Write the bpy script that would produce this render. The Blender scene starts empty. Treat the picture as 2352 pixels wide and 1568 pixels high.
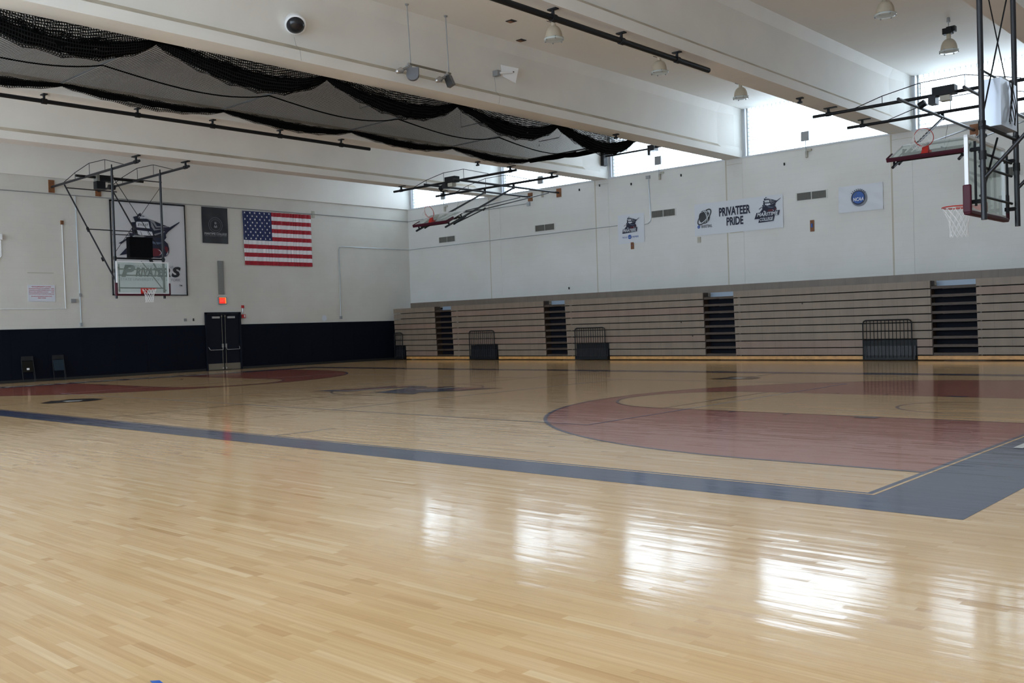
import bpy, math, random
from mathutils import Vector, Matrix
random.seed(7)
C = bpy.data.collections.new('gym'); bpy.context.scene.collection.children.link(C)
SC = bpy.context.scene
PI = math.pi
def R(d): return math.radians(d)

# ------------------------------------------------------------------ camera, sky, light, exposure
YAW, PITCH, ROLL, FPX = R(42.38), R(-0.97), R(-1.78), 2195.54
EYE = Vector((31.8026, -7.7404, 1.4669))
fwd = Vector((-math.sin(YAW)*math.cos(PITCH), math.cos(YAW)*math.cos(PITCH), math.sin(PITCH)))
rt = Vector((math.cos(YAW), math.sin(YAW), 0)); up = rt.cross(fwd)
r2 = rt*math.cos(ROLL)+up*math.sin(ROLL); u2 = -rt*math.sin(ROLL)+up*math.cos(ROLL)
cd = bpy.data.cameras.new('camera'); cam = bpy.data.objects.new('camera', cd); SC.collection.objects.link(cam)
m = Matrix.Identity(4)
for i in range(3): m[i][0], m[i][1], m[i][2], m[i][3] = r2[i], u2[i], -fwd[i], EYE[i]
cam.matrix_world = m
cd.sensor_width = 36; cd.sensor_fit = 'HORIZONTAL'; cd.lens = FPX/2352*36; cd.clip_start = 0.05; cd.clip_end = 300
SC.camera = cam
SC.view_settings.view_transform = 'Standard'; SC.view_settings.look = 'None'
SC.view_settings.gamma = 1; SC.view_settings.use_curve_mapping = False
SC.view_settings.exposure = 0.06
SKY_N, SKY_S = 6.8, 8.2
W = bpy.data.worlds.new('overcast_sky'); SC.world = W; W.use_nodes = True
bg = W.node_tree.nodes['Background']; bg.inputs[0].default_value = (0.76, 0.87, 1.0, 1); bg.inputs[1].default_value = 4.2
# the -y half of the sky is set brighter to lift the light indoors
_n = W.node_tree; _tc = _n.nodes.new('ShaderNodeTexCoord'); _sp = _n.nodes.new('ShaderNodeSeparateXYZ'); _n.links.new(_tc.outputs['Generated'], _sp.inputs[0])
_mr = _n.nodes.new('ShaderNodeMapRange'); _mr.interpolation_type = 'SMOOTHSTEP'; _n.links.new(_sp.outputs[1], _mr.inputs['Value'])
_mr.inputs['From Min'].default_value = .2; _mr.inputs['From Max'].default_value = -.6; _mr.inputs['To Min'].default_value = SKY_N; _mr.inputs['To Max'].default_value = SKY_S
_n.links.new(_mr.outputs[0], bg.inputs[1])
SC.cycles.diffuse_bounces = 8; SC.cycles.max_bounces = 14; SC.cycles.transparent_max_bounces = 16

# room extents
WX0, WX1, WY0, WY1, ZC, ZB = -3.38, 32.6, -8.6, 23.55, 9.0, 7.25
BEAMS = [2.42+6.0*i for i in range(5)]          # beam centres along x (last one 26.42)
BAYS = []
xs = [WX0+0.1]+[v for b in BEAMS for v in (b-.34, b+.34)]+[WX1-.3]
for i in range(0, len(xs), 2): BAYS.append((xs[i], xs[i+1]))
ZS = 1.9      # sill of the unseen front windows, assumed tall to brighten the room
def portal(x0, x1, y, s):
    ZB = 7.25 if s > 0 else ZS
    l = bpy.data.lights.new('window_daylight', 'AREA'); l.shape = 'RECTANGLE'; l.size = x1-x0; l.size_y = ZC-ZB
    l.cycles.is_portal = True
    o = bpy.data.objects.new('window_daylight', l); C.objects.link(o)
    o.location = ((x0+x1)/2, y, (ZC+ZB)/2); o.rotation_euler = (R(-90*s), 0, 0)
for x0, x1 in BAYS:
    portal(x0, x1, WY1+.45, 1); portal(x0, x1, WY0-.45, -1)  # second portal: the tall front window assumed for brightness

# ------------------------------------------------------------------ materials
MT = {}
def mat(name, col, rough=.6, metal=0, spec=.5, noise=0, nscale=8, coat=0, bump=0, bscale=40):
    if name in MT: return MT[name]
    M = bpy.data.materials.new(name); M.use_nodes = True; nt = M.node_tree; b = nt.nodes['Principled BSDF']
    b.inputs['Base Color'].default_value = (*col, 1); b.inputs['Roughness'].default_value = rough
    b.inputs['Metallic'].default_value = metal; b.inputs['Specular IOR Level'].default_value = spec
    b.inputs['Coat Weight'].default_value = coat
    tc = nt.nodes.new('ShaderNodeTexCoord')
    if noise:
        n = nt.nodes.new('ShaderNodeTexNoise'); n.inputs['Scale'].default_value = nscale; n.inputs['Detail'].default_value = 5
        r = nt.nodes.new('ShaderNodeValToRGB'); r.color_ramp.elements[0].position = .3; r.color_ramp.elements[1].position = .7
        r.color_ramp.elements[0].color = (*[c*(1-noise) for c in col], 1); r.color_ramp.elements[1].color = (*[min(1, c*(1+noise*.5)) for c in col], 1)
        nt.links.new(tc.outputs['Object'], n.inputs['Vector']); nt.links.new(n.outputs['Fac'], r.inputs['Fac']); nt.links.new(r.outputs['Color'], b.inputs['Base Color'])
    if bump:
        n2 = nt.nodes.new('ShaderNodeTexNoise'); n2.inputs['Scale'].default_value = bscale
        bp = nt.nodes.new('ShaderNodeBump'); bp.inputs['Strength'].default_value = bump; bp.inputs['Distance'].default_value = .01
        nt.links.new(tc.outputs['Object'], n2.inputs['Vector']); nt.links.new(n2.outputs['Fac'], bp.inputs['Height']); nt.links.new(bp.outputs['Normal'], b.inputs['Normal'])
    MT[name] = M; return M
def ramp(nt, els):
    r = nt.nodes.new('ShaderNodeValToRGB'); cr = r.color_ramp
    while len(cr.elements) < len(els): cr.elements.new(.5)
    for e, (p, c) in zip(cr.elements, els): e.position = p; e.color = (*c, 1)
    return r
def mth(nt, op, a, b=None, c=None):
    n = nt.nodes.new('ShaderNodeMath'); n.operation = op
    for i, v in enumerate((a, b, c)):
        if v is None: continue
        if isinstance(v, (int, float)): n.inputs[i].default_value = v
        else: nt.links.new(v, n.inputs[i])
    return n.outputs[0]
def block_wall(name, col, axis, mortar=.955, bw=.40, bh=.20):
    M = bpy.data.materials.new(name); M.use_nodes = True; nt = M.node_tree; b = nt.nodes['Principled BSDF']
    g = nt.nodes.new('ShaderNodeNewGeometry'); s = nt.nodes.new('ShaderNodeSeparateXYZ'); nt.links.new(g.outputs['Position'], s.inputs[0])
    cb = nt.nodes.new('ShaderNodeCombineXYZ'); nt.links.new(s.outputs[axis], cb.inputs[0]); nt.links.new(s.outputs[2], cb.inputs[1])
    br = nt.nodes.new('ShaderNodeTexBrick'); br.inputs['Scale'].default_value = 1; br.inputs['Brick Width'].default_value = bw; br.inputs['Row Height'].default_value = bh
    br.inputs['Mortar Size'].default_value = .006; br.inputs['Mortar Smooth'].default_value = .5
    br.inputs['Color1'].default_value = (*[c*.985 for c in col], 1); br.inputs['Color2'].default_value = (*col, 1); br.inputs['Mortar'].default_value = (*[c*mortar for c in col], 1)
    nt.links.new(cb.outputs[0], br.inputs['Vector'])
    n = nt.nodes.new('ShaderNodeTexNoise'); n.inputs['Scale'].default_value = .7; n.inputs['Detail'].default_value = 6
    nt.links.new(g.outputs['Position'], n.inputs['Vector'])
    r = ramp(nt, [(.3, (.93, .92, .9)), (.65, (1, 1, 1))]); nt.links.new(n.outputs['Fac'], r.inputs['Fac'])
    mx = nt.nodes.new('ShaderNodeMix'); mx.data_type = 'RGBA'; mx.blend_type = 'MULTIPLY'; mx.inputs[0].default_value = 1
    nt.links.new(br.outputs['Color'], mx.inputs[6]); nt.links.new(r.outputs[0], mx.inputs[7]); nt.links.new(mx.outputs[2], b.inputs['Base Color'])
    bp = nt.nodes.new('ShaderNodeBump'); bp.inputs['Strength'].default_value = .2; bp.inputs['Distance'].default_value = .004; bp.invert = True
    nt.links.new(br.outputs['Fac'], bp.inputs['Height']); nt.links.new(bp.outputs['Normal'], b.inputs['Normal'])
    b.inputs['Roughness'].default_value = .55
    MT[name] = M; return M
def floor_mat(name, tint=None, cover=0.0, rough=.11):
    M = bpy.data.materials.new(name); M.use_nodes = True; nt = M.node_tree; b = nt.nodes['Principled BSDF']
    g = nt.nodes.new('ShaderNodeNewGeometry'); s = nt.nodes.new('ShaderNodeSeparateXYZ'); nt.links.new(g.outputs['Position'], s.inputs[0])
    X, Y = s.outputs[0], s.outputs[1]
    row = mth(nt, 'FLOOR', mth(nt, 'DIVIDE', Y, .057))
    wn = nt.nodes.new('ShaderNodeTexWhiteNoise'); wn.noise_dimensions = '1D'; nt.links.new(row, wn.inputs['W'])
    xo = mth(nt, 'ADD', X, mth(nt, 'MULTIPLY', wn.outputs['Value'], 37.0))
    seg0 = mth(nt, 'FLOOR', mth(nt, 'DIVIDE', xo, .55))
    w3 = nt.nodes.new('ShaderNodeTexWhiteNoise'); w3.noise_dimensions = '2D'
    cbn = nt.nodes.new('ShaderNodeCombineXYZ'); nt.links.new(row, cbn.inputs[0]); nt.links.new(seg0, cbn.inputs[1]); nt.links.new(cbn.outputs[0], w3.inputs['Vector'])
    # uneven board lengths: a random half of the joints is moved along
    fx = mth(nt, 'FRACT', mth(nt, 'DIVIDE', xo, .55))
    seg = mth(nt, 'ADD', seg0, mth(nt, 'GREATER_THAN', fx, mth(nt, 'MULTIPLY', w3.outputs['Value'], .9)))
    w2 = nt.nodes.new('ShaderNodeTexWhiteNoise'); w2.noise_dimensions = '2D'
    cb2 = nt.nodes.new('ShaderNodeCombineXYZ'); nt.links.new(row, cb2.inputs[0]); nt.links.new(seg, cb2.inputs[1]); nt.links.new(cb2.outputs[0], w2.inputs['Vector'])
    r = ramp(nt, [(0, (.53, .315, .145)), (.05, (.585, .36, .17)), (.5, (.62, .40, .20)), (.92, (.645, .43, .23)), (1, (.69, .49, .285))])
    nt.links.new(w2.outputs['Value'], r.inputs['Fac'])
    mp = nt.nodes.new('ShaderNodeMapping'); mp.inputs['Scale'].default_value = (1.2, 45, 1); nt.links.new(g.outputs['Position'], mp.inputs['Vector'])
    n = nt.nodes.new('ShaderNodeTexNoise'); n.inputs['Scale'].default_value = 1.0; n.inputs['Detail'].default_value = 4; nt.links.new(mp.outputs[0], n.inputs['Vector'])
    gr = ramp(nt, [(.3, (.9, .87, .83)), (.7, (1.04, 1.04, 1.04))]); nt.links.new(n.outputs['Fac'], gr.inputs['Fac'])
    mx = nt.nodes.new('ShaderNodeMix'); mx.data_type = 'RGBA'; mx.blend_type = 'MULTIPLY'; mx.inputs[0].default_value = 1
    nt.links.new(r.outputs[0], mx.inputs[6]); nt.links.new(gr.outputs[0], mx.inputs[7]); col = mx.outputs[2]
    # thin dark seams between boards
    fy = mth(nt, 'FRACT', mth(nt, 'DIVIDE', Y, .057)); sm = mth(nt, 'LESS_THAN', fy, .03)
    mx3 = nt.nodes.new('ShaderNodeMix'); mx3.data_type = 'RGBA'; mx3.blend_type = 'MULTIPLY'; nt.links.new(mth(nt, 'MULTIPLY', sm, .22), mx3.inputs[0])
    nt.links.new(col, mx3.inputs[6]); mx3.inputs[7].default_value = (.5, .4, .3, 1); col = mx3.outputs[2]
    if tint:
        m2 = nt.nodes.new('ShaderNodeMix'); m2.data_type = 'RGBA'; m2.inputs[0].default_value = cover
        nt.links.new(col, m2.inputs[6]); m2.inputs[7].default_value = (*tint, 1); col = m2.outputs[2]
    nt.links.new(col, b.inputs['Base Color'])
    # varnish: slightly wavy, a little stretched along the boards
    mp2 = nt.nodes.new('ShaderNodeMapping'); mp2.inputs['Scale'].default_value = (.8, 6, 1); nt.links.new(g.outputs['Position'], mp2.inputs['Vector'])
    n2 = nt.nodes.new('ShaderNodeTexNoise'); n2.inputs['Scale'].default_value = 1.6; n2.inputs['Detail'].default_value = 4; nt.links.new(mp2.outputs[0], n2.inputs['Vector'])
    tilt = mth(nt, 'MULTIPLY', mth(nt, 'MULTIPLY', mth(nt, 'SUBTRACT', w2.outputs['Value'], .5), fy), .8)
    hh = mth(nt, 'ADD', mth(nt, 'ADD', n2.outputs['Fac'], mth(nt, 'MULTIPLY', w2.outputs['Value'], .1)), tilt)
    bp = nt.nodes.new('ShaderNodeBump'); bp.inputs['Strength'].default_value = .17; bp.inputs['Distance'].default_value = .008
    nt.links.new(hh, bp.inputs['Height']); nt.links.new(bp.outputs['Normal'], b.inputs['Normal'])
    b.inputs['Roughness'].default_value = rough; b.inputs['IOR'].default_value = 1.62
    MT[name] = M; return M
def net_mat(name, cell, th, col=(.006, .006, .006)):
    M = bpy.data.materials.new(name); M.use_nodes = True; nt = M.node_tree; b = nt.nodes['Principled BSDF']
    b.inputs['Base Color'].default_value = (*col, 1); b.inputs['Roughness'].default_value = .9; b.inputs['Specular IOR Level'].default_value = .1
    uv = nt.nodes.new('ShaderNodeUVMap'); s = nt.nodes.new('ShaderNodeSeparateXYZ'); nt.links.new(uv.outputs[0], s.inputs[0])
    a = mth(nt, 'LESS_THAN', mth(nt, 'FRACT', mth(nt, 'DIVIDE', s.outputs[0], cell)), th)
    c = mth(nt, 'LESS_THAN', mth(nt, 'FRACT', mth(nt, 'DIVIDE', s.outputs[1], cell)), th)
    nt.links.new(mth(nt, 'MAXIMUM', a, c), b.inputs['Alpha'])
    MT[name] = M; return M
def glass_mat(name, tint=(.95, .985, .975), gl=.06, rough=.02, body=.15, bodycol=(.64, .80, .75)):
    M = bpy.data.materials.new(name); M.use_nodes = True; nt = M.node_tree; nt.nodes.clear()
    o = nt.nodes.new('ShaderNodeOutputMaterial'); t = nt.nodes.new('ShaderNodeBsdfTransparent'); t.inputs[0].default_value = (*tint, 1)
    d = nt.nodes.new('ShaderNodeBsdfDiffuse'); d.inputs[0].default_value = (*bodycol, 1)
    gg = nt.nodes.new('ShaderNodeBsdfGlossy'); gg.inputs['Roughness'].default_value = rough
    f = nt.nodes.new('ShaderNodeLayerWeight'); fac = mth(nt, 'MULTIPLY', mth(nt, 'POWER', f.outputs['Facing'], 5.0), .85)
    m0 = nt.nodes.new('ShaderNodeMixShader'); m0.inputs[0].default_value = body; nt.links.new(t.outputs[0], m0.inputs[1]); nt.links.new(d.outputs[0], m0.inputs[2])
    m1 = nt.nodes.new('ShaderNodeMixShader'); nt.links.new(mth(nt, 'ADD', fac, gl), m1.inputs[0])
    nt.links.new(m0.outputs[0], m1.inputs[1]); nt.links.new(gg.outputs[0], m1.inputs[2]); nt.links.new(m1.outputs[0], o.inputs[0])
    MT[name] = M; return M
def emis(name, col, st):
    M = bpy.data.materials.new(name); M.use_nodes = True; b = M.node_tree.nodes['Principled BSDF']
    b.inputs['Base Color'].default_value = (*col, 1); b.inputs['Emission Color'].default_value = (*col, 1); b.inputs['Emission Strength'].default_value = st
    MT[name] = M; return M
def row_mat(name, c1, c2):
    M = bpy.data.materials.new(name); M.use_nodes = True; nt = M.node_tree; b = nt.nodes['Principled BSDF']
    g = nt.nodes.new('ShaderNodeNewGeometry'); mp = nt.nodes.new('ShaderNodeMapping'); mp.inputs['Scale'].default_value = (3.5, 1, .9)
    nt.links.new(g.outputs['Position'], mp.inputs['Vector']); n = nt.nodes.new('ShaderNodeTexNoise'); n.inputs['Scale'].default_value = 1; n.inputs['Detail'].default_value = 3
    nt.links.new(mp.outputs[0], n.inputs['Vector']); r = ramp(nt, [(.3, c1), (.7, c2)]); nt.links.new(n.outputs['Fac'], r.inputs['Fac'])
    s = nt.nodes.new('ShaderNodeSeparateXYZ'); nt.links.new(g.outputs['Position'], s.inputs[0])
    sm = mth(nt, 'LESS_THAN', mth(nt, 'FRACT', mth(nt, 'DIVIDE', s.outputs[0], .46)), .02)
    mx = nt.nodes.new('ShaderNodeMix'); mx.data_type = 'RGBA'; mx.blend_type = 'MULTIPLY'; nt.links.new(mth(nt, 'MULTIPLY', sm, .35), mx.inputs[0])
    nt.links.new(r.outputs[0], mx.inputs[6]); mx.inputs[7].default_value = (.3, .25, .2, 1); nt.links.new(mx.outputs[2], b.inputs['Base Color'])
    b.inputs['Roughness'].default_value = .5; MT[name] = M; return M

WHITE = (.74, .73, .70)
block_wall('white_block_y', (.655, .64, .60), 1); block_wall('white_block_x', (.68, .68, .665), 0, mortar=.95, bw=.8)
mat('beam_paint', (.77, .755, .72), .6, noise=.05, nscale=.8)
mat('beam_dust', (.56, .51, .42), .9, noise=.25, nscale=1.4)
mat('ceiling_paint', (.80, .79, .76), .8, noise=.03, nscale=.5)
mat('joint_beige', (.48, .45, .37), .8)
mat('navy_pad', (.0045, .006, .0125), .8, spec=.1, bump=.1, bscale=90)
mat('navy_door', (.007, .009, .017), .6, spec=.15)
mat('black_rubber', (.012, .012, .013), .7)
mat('black_steel', (.006, .007, .009), .5, metal=.0, spec=.3)
mat('dark_steel', (.012, .013, .018), .38, metal=.0, spec=.45)
mat('galvanised', (.50, .54, .58), .35, metal=.8)
mat('grey_metal', (.30, .31, .32), .5, metal=.3)
mat('bronze_metal', (.22, .20, .16), .45, metal=.5)
mat('white_metal', (.80, .81, .83), .35)
mat('wood_plate', (.22, .085, .032), .6, noise=.3, nscale=9)
mat('maroon_pad', (.055, .006, .016), .5, spec=.25)
mat('orange_red', (.45, .022, .014), .45)
mat('red_box', (.45, .02, .02), .4)
mat('white_cord', (.75, .74, .74), .8)
mat('banner_white', (.63, .66, .72), .6); mat('banner_grey_white', (.60, .61, .64), .6)
mat('banner_black', (.02, .022, .028), .45)
mat('ink_navy', (.009, .012, .035), .6); mat('ink_grey', (.22, .23, .26), .6); mat('ink_maroon', (.12, .008, .02), .6); mat('ink_black', (.008, .009, .013), .6)
mat('ink_blue', (.02, .09, .36), .5); mat('ink_red', (.50, .02, .035), .6); mat('ink_slate', (.09, .12, .19), .6)
mat('flag_red', (.36, .006, .02), .7); mat('flag_white', (.78, .77, .80), .7); mat('flag_blue', (.015, .025, .11), .7)
mat('sign_white', (.62, .65, .72), .5); mat('matte_black', (.004, .004, .005), .85, spec=.1); mat('net_black', (.003, .003, .003), 1, spec=0)
mat('paper', (.8, .8, .8), .6)
mat('foot_wood', (.62, .33, .11), .45, noise=.25, nscale=6)
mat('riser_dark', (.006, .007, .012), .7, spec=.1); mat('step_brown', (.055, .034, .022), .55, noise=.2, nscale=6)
mat('lamp_cream', (.50, .45, .36), .35)
mat('lens_glass', (.55, .62, .62), .15, spec=.8)
mat('silver', (.55, .55, .56), .3, metal=.9)
mat('mortar_edge', (.72, .76, .76), .6)
_m = bpy.data.materials.new('mortar'); _m.use_nodes = True; _t = _m.node_tree; _tr = _t.nodes.new('ShaderNodeBsdfTranslucent'); _tr.inputs[0].default_value = (.85, .9, .9, 1)
_mx = _t.nodes.new('ShaderNodeMixShader'); _mx.inputs[0].default_value = .6; _t.links.new(_t.nodes['Principled BSDF'].outputs[0], _mx.inputs[1]); _t.links.new(_tr.outputs[0], _mx.inputs[2]); _t.links.new(_mx.outputs[0], _t.nodes['Material Output'].inputs[0]); MT['mortar'] = _m
mat('sill_grey', (.55, .58, .62), .5)
mat('vent_grey', (.20, .20, .18), .5); mat('slot_dark', (.03, .03, .03), .8)
mat('hood_grey', (.13, .135, .15), .4); mat('deck_blue', (.28, .34, .42), .4); mat('plate_light', (.60, .60, .58), .5); mat('plate_beige', (.42, .40, .34), .5)
mat('chair_frame', (.010, .010, .011), .4, spec=.3); mat('chair_blue', (.012, .022, .036), .4, spec=.3); mat('chair_brown', (.007, .006, .004), .6, spec=.2)
row_mat('row_beige', (.205, .158, .118), (.245, .19, .142)); row_mat('row_pink', (.228, .156, .118), (.262, .182, .14)); row_mat('row_back', (.15, .12, .095), (.18, .145, .115))
floor_mat('maple_floor'); floor_mat('court_navy', (.010, .030, .095), .97); floor_mat('court_maroon', (.29, .035, .04), .80); floor_mat('court_white', (.72, .72, .70), .95); floor_mat('court_black', (.012, .014, .022), .95)
net_mat('cage_net', .0476, .31); net_mat('cage_net_open', .05, .30)
glass_mat('board_glass'); glass_mat('block_glass', tint=(.93, .97, .98), gl=.06, rough=.15, body=.08, bodycol=(.8, .85, .85))
emis('exit_red', (1.0, .02, .012), .85); emis('exit_amber', (1.0, .28, .05), .8); emis('exit_letter', (1.0, .10, .07), .9)

# ------------------------------------------------------------------ mesh helpers
OFF = {}
def put(o, parent, loc=None):
    C.objects.link(o)
    if parent is not None: o.parent = parent
    return o
class MB:
    def __init__(s): s.v = []; s.f = []; s.mi = []; s.mats = []; s.uv = {}
    def m(s, name):
        if name not in s.mats: s.mats.append(name)
        return s.mats.index(name)
    def face(s, pts, mt, uv=None):
        n = len(s.v); s.v += [Vector(p) for p in pts]; s.f.append(list(range(n, n+len(pts)))); s.mi.append(s.m(mt))
        if uv: s.uv[len(s.f)-1] = uv
        return s
    def box(s, x0, x1, y0, y1, z0, z1, mt):
        n = len(s.v); s.v += [Vector((x, y, z)) for x in (x0, x1) for y in (y0, y1) for z in (z0, z1)]
        for q in ((0, 1, 3, 2), (4, 6, 7, 5), (0, 4, 5, 1), (2, 3, 7, 6), (0, 2, 6, 4), (1, 5, 7, 3)):
            s.f.append([n+i for i in q]); s.mi.append(s.m(mt))
        return s
    def tube(s, pts, r, mt, seg=10, cap=True, rs=None):
        pts = [Vector(p) for p in pts]; n0 = len(s.v); k = s.m(mt)
        t0 = (pts[1]-pts[0]).normalized(); a = Vector((0, 0, 1)) if abs(t0.z) < .9 else Vector((1, 0, 0))
        nrm = t0.cross(a).normalized()
        for i, p in enumerate(pts):
            t = (pts[min(i+1, len(pts)-1)]-pts[max(i-1, 0)]).normalized()
            nrm = (nrm-t*nrm.dot(t)).normalized(); bn = t.cross(nrm); rr = rs[i] if rs else r
            for j in range(seg):
                an = 2*PI*j/seg; s.v.append(p+(nrm*math.cos(an)+bn*math.sin(an))*rr)
        for i in range(len(pts)-1):
            for j in range(seg):
                a0 = n0+i*seg+j; b0 = n0+i*seg+(j+1) % seg; s.f.append([a0, b0, b0+seg, a0+seg]); s.mi.append(k)
        if cap:
            s.f.append([n0+j for j in range(seg)][::-1]); s.mi.append(k)
            e = n0+(len(pts)-1)*seg; s.f.append([e+j for j in range(seg)]); s.mi.append(k)
        return s
    def lathe(s, prof, mt, T=None, seg=24, mts=None):
        T = T or Matrix.Identity(4); n0 = len(s.v)
        for r, z in prof:
            for j in range(seg): s.v.append(T @ Vector((r*math.cos(2*PI*j/seg), r*math.sin(2*PI*j/seg), z)))
        for i in range(len(prof)-1):
            k = s.m(mts[i] if mts else mt)
            for j in range(seg):
                a0 = n0+i*seg+j; b0 = n0+i*seg+(j+1) % seg; s.f.append([a0, b0, b0+seg, a0+seg]); s.mi.append(k)
        return s
    def poly(s, pts2, P, off, mt):      # flat polygon; P maps (a,b,offset) into space
        return s.face([P(a, b, off) for a, b in pts2], mt)
    def build(s, name, parent=None, smooth=False, world=True, T=None):
        me = bpy.data.meshes.new(name)
        o = bpy.data.objects.new(name, me)
        d = OFF.get(parent.name, Vector((0, 0, 0))) if (parent is not None and world) else Vector((0, 0, 0))
        vs = [(T @ v if T else v)-d for v in s.v]
        me.from_pydata([tuple(v) for v in vs], [], s.f)
        for n in s.mats: me.materials.append(MT[n])
        me.polygons.foreach_set('material_index', s.mi)
        if s.uv:
            ul = me.uv_layers.new(name='UVMap')
            for fi, uvs in s.uv.items():
                for li, c in zip(me.polygons[fi].loop_indices, uvs): ul.data[li].uv = c
        me.polygons.foreach_set('use_smooth', [True]*len(me.polygons)); me.update()
        if not smooth: me.set_sharp_from_angle(angle=R(38))
        me.update(); put(o, parent); OFF[o.name] = d
        return o
def tag(o, label, cat, group=None, kind=None):
    o['label'] = label; o['category'] = cat
    if group: o['group'] = group
    if kind: o['kind'] = kind
    return o
def thing(name, label, cat, loc=(0, 0, 0), group=None, rz=0):
    o = bpy.data.objects.new(name, None); C.objects.link(o); o.location = loc; o.rotation_euler = (0, 0, rz)
    o.empty_display_size = .1; OFF[o.name] = Vector(loc); return tag(o, label, cat, group)
def struct(o): o['kind'] = 'structure'; return o
def copy_tree(o, parent=None):
    c = o.copy(); C.objects.link(c); c.parent = parent
    for ch in list(o.children): copy_tree(ch, c)
    return c
def text2d(body, w=None, h=None, shear=0, bold=0):
    cu = bpy.data.curves.new('lettering', 'FONT'); cu.body = body; cu.shear = shear; cu.offset = bold; cu.resolution_u = 3
    o = bpy.data.objects.new('lettering', cu); SC.collection.objects.link(o)
    dg = bpy.context.evaluated_depsgraph_get(); dg.update(); me = o.evaluated_get(dg).to_mesh()
    vs = [(v.co.x, v.co.y) for v in me.vertices]; fs = [tuple(p.vertices) for p in me.polygons]
    o.evaluated_get(dg).to_mesh_clear(); bpy.data.objects.remove(o); bpy.data.curves.remove(cu)
    x0 = min(v[0] for v in vs); x1 = max(v[0] for v in vs); y0 = min(v[1] for v in vs); y1 = max(v[1] for v in vs)
    sx = w/(x1-x0) if w else None; sy = h/(y1-y0) if h else None
    sx = sx or sy; sy = sy or sx
    return [((x-x0)*sx, (y-y0)*sy) for x, y in vs], fs
def put_text(mb, body, a0, b0, w, h, P, off, mt, shear=0, bold=0):
    vs, fs = text2d(body, w, h, shear, bold); n = len(mb.v)
    mb.v += [Vector(P(a0+x, b0+y, off)) for x, y in vs]
    for f in fs: mb.f.append([n+i for i in f]); mb.mi.append(mb.m(mt))
def lines(parent, rows, P):
    for s, a, b, w_, h_, o, mt, sh, bo in rows:
        p = MB(); put_text(p, s, a, b, w_, h_, P, o, mt, sh, bo); p.build('lettering', parent)
def disc(cx, cy, rx, ry=None, n=28, a0=0, a1=2*PI):
    ry = ry or rx; return [(cx+rx*math.cos(a0+(a1-a0)*i/n), cy+ry*math.sin(a0+(a1-a0)*i/n)) for i in range(n+(0 if abs(a1-a0-2*PI) < 1e-6 else 1))]

# ------------------------------------------------------------------ floor with its painted lines
fl = MB(); fl.box(WX0-.3, WX1+.3, WY0-.3, WY1+.3, -.2, 0, 'maple_floor')
L, Wd, CX, CY = 28.65, 15.24, 14.325, 7.62
PF = lambda a, b, o: (a, b, o)
def rect(x0, x1, y0, y1, z, mt): fl.face([(x0, y0, z), (x1, y0, z), (x1, y1, z), (x0, y1, z)], mt)
def arc(cx, cy, r0, r1, a0, a1, z, mt, n=64):
    for i in range(n):
        t0 = a0+(a1-a0)*i/n; t1 = a0+(a1-a0)*(i+1)/n
        fl.face([(cx+r0*math.cos(t0), cy+r0*math.sin(t0), z), (cx+r1*math.cos(t0), cy+r1*math.sin(t0), z), (cx+r1*math.cos(t1), cy+r1*math.sin(t1), z), (cx+r0*math.cos(t1), cy+r0*math.sin(t1), z)], mt)
def frame(x0, x1, y0, y1, w, z, mt, wx=None):
    wx = wx or w
    rect(x0-wx, x1+wx, y0-w, y0, z, mt); rect(x0-wx, x1+wx, y1, y1+w, z, mt); rect(x0-wx, x0, y0, y1, z, mt); rect(x1, x1+wx, y0, y1, z, mt)
frame(0, L, 0, Wd, .68, .0012, 'court_navy', .95)
frame(-.055, L+.055, -.055, Wd+.055, .03, .0020, 'maple_floor')
for s in (0, 1):
    f = (lambda x: x) if s == 0 else (lambda x: L-x)
    R3 = 6.34; bx = 1.6; lane = 1.83; ft = 5.79
    def RR(xa, xb, y0, y1, z, mt): xa, xb = sorted((f(xa), f(xb))); rect(xa, xb, y0, y1, z, mt)
    a0, a1 = (-PI/2, PI/2) if s == 0 else (PI/2, 3*PI/2)
    # 3 point zone, its navy line, the bare key
    for i in range(48):
        t0 = a0+(a1-a0)*i/48; t1 = a0+(a1-a0)*(i+1)/48
        fl.face([(f(bx), CY, .001), (f(bx)+R3*math.cos(t0), CY+R3*math.sin(t0), .001), (f(bx)+R3*math.cos(t1), CY+R3*math.sin(t1), .001)], 'court_maroon')
    RR(0, bx, CY-R3, CY+R3, .001, 'court_maroon')
    arc(f(bx), CY, R3, R3+.06, a0, a1, .0018, 'court_navy')
    RR(0, bx, CY-R3-.06, CY-R3, .0018, 'court_navy'); RR(0, bx, CY+R3, CY+R3+.06, .0018, 'court_navy')
    RR(0, ft, CY-lane, CY+lane, .0022, 'maple_floor')
    for i in range(32):
        t0 = a0+(a1-a0)*i/32; t1 = a0+(a1-a0)*(i+1)/32
        fl.face([(f(ft), CY, .0022), (f(ft)+lane*math.cos(t0), CY+lane*math.sin(t0), .0022), (f(ft)+lane*math.cos(t1), CY+lane*math.sin(t1), .0022)], 'maple_floor')
    arc(f(ft), CY, lane, lane+.05, a0, a1, .003, 'court_navy')
    RR(0, ft, CY-lane-.03, CY-lane, .003, 'court_navy'); RR(0, ft, CY+lane, CY+lane+.03, .003, 'court_navy')
    RR(ft-.025, ft+.025, CY-lane, CY+lane, .003, 'court_navy')
    arc(f(bx), CY, .91, .96, a0, a1, .003, 'court_navy', 32)
    for q in (-1, 1):
        for xm, ww in ((2.13, .32), (3.5, .05), (4.42, .05), (5.33, .05)):
            y = CY+q*(lane+.03); y2 = y+q*.2; RR(xm, xm+ww, min(y, y2), max(y, y2), .0032, 'court_navy')
rect(CX-.025, CX+.025, 0, Wd, .001, 'court_navy'); arc(CX, CY, 1.80, 1.85, 0, 2*PI, .0012, 'court_navy', 72)
vb = .03
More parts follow.
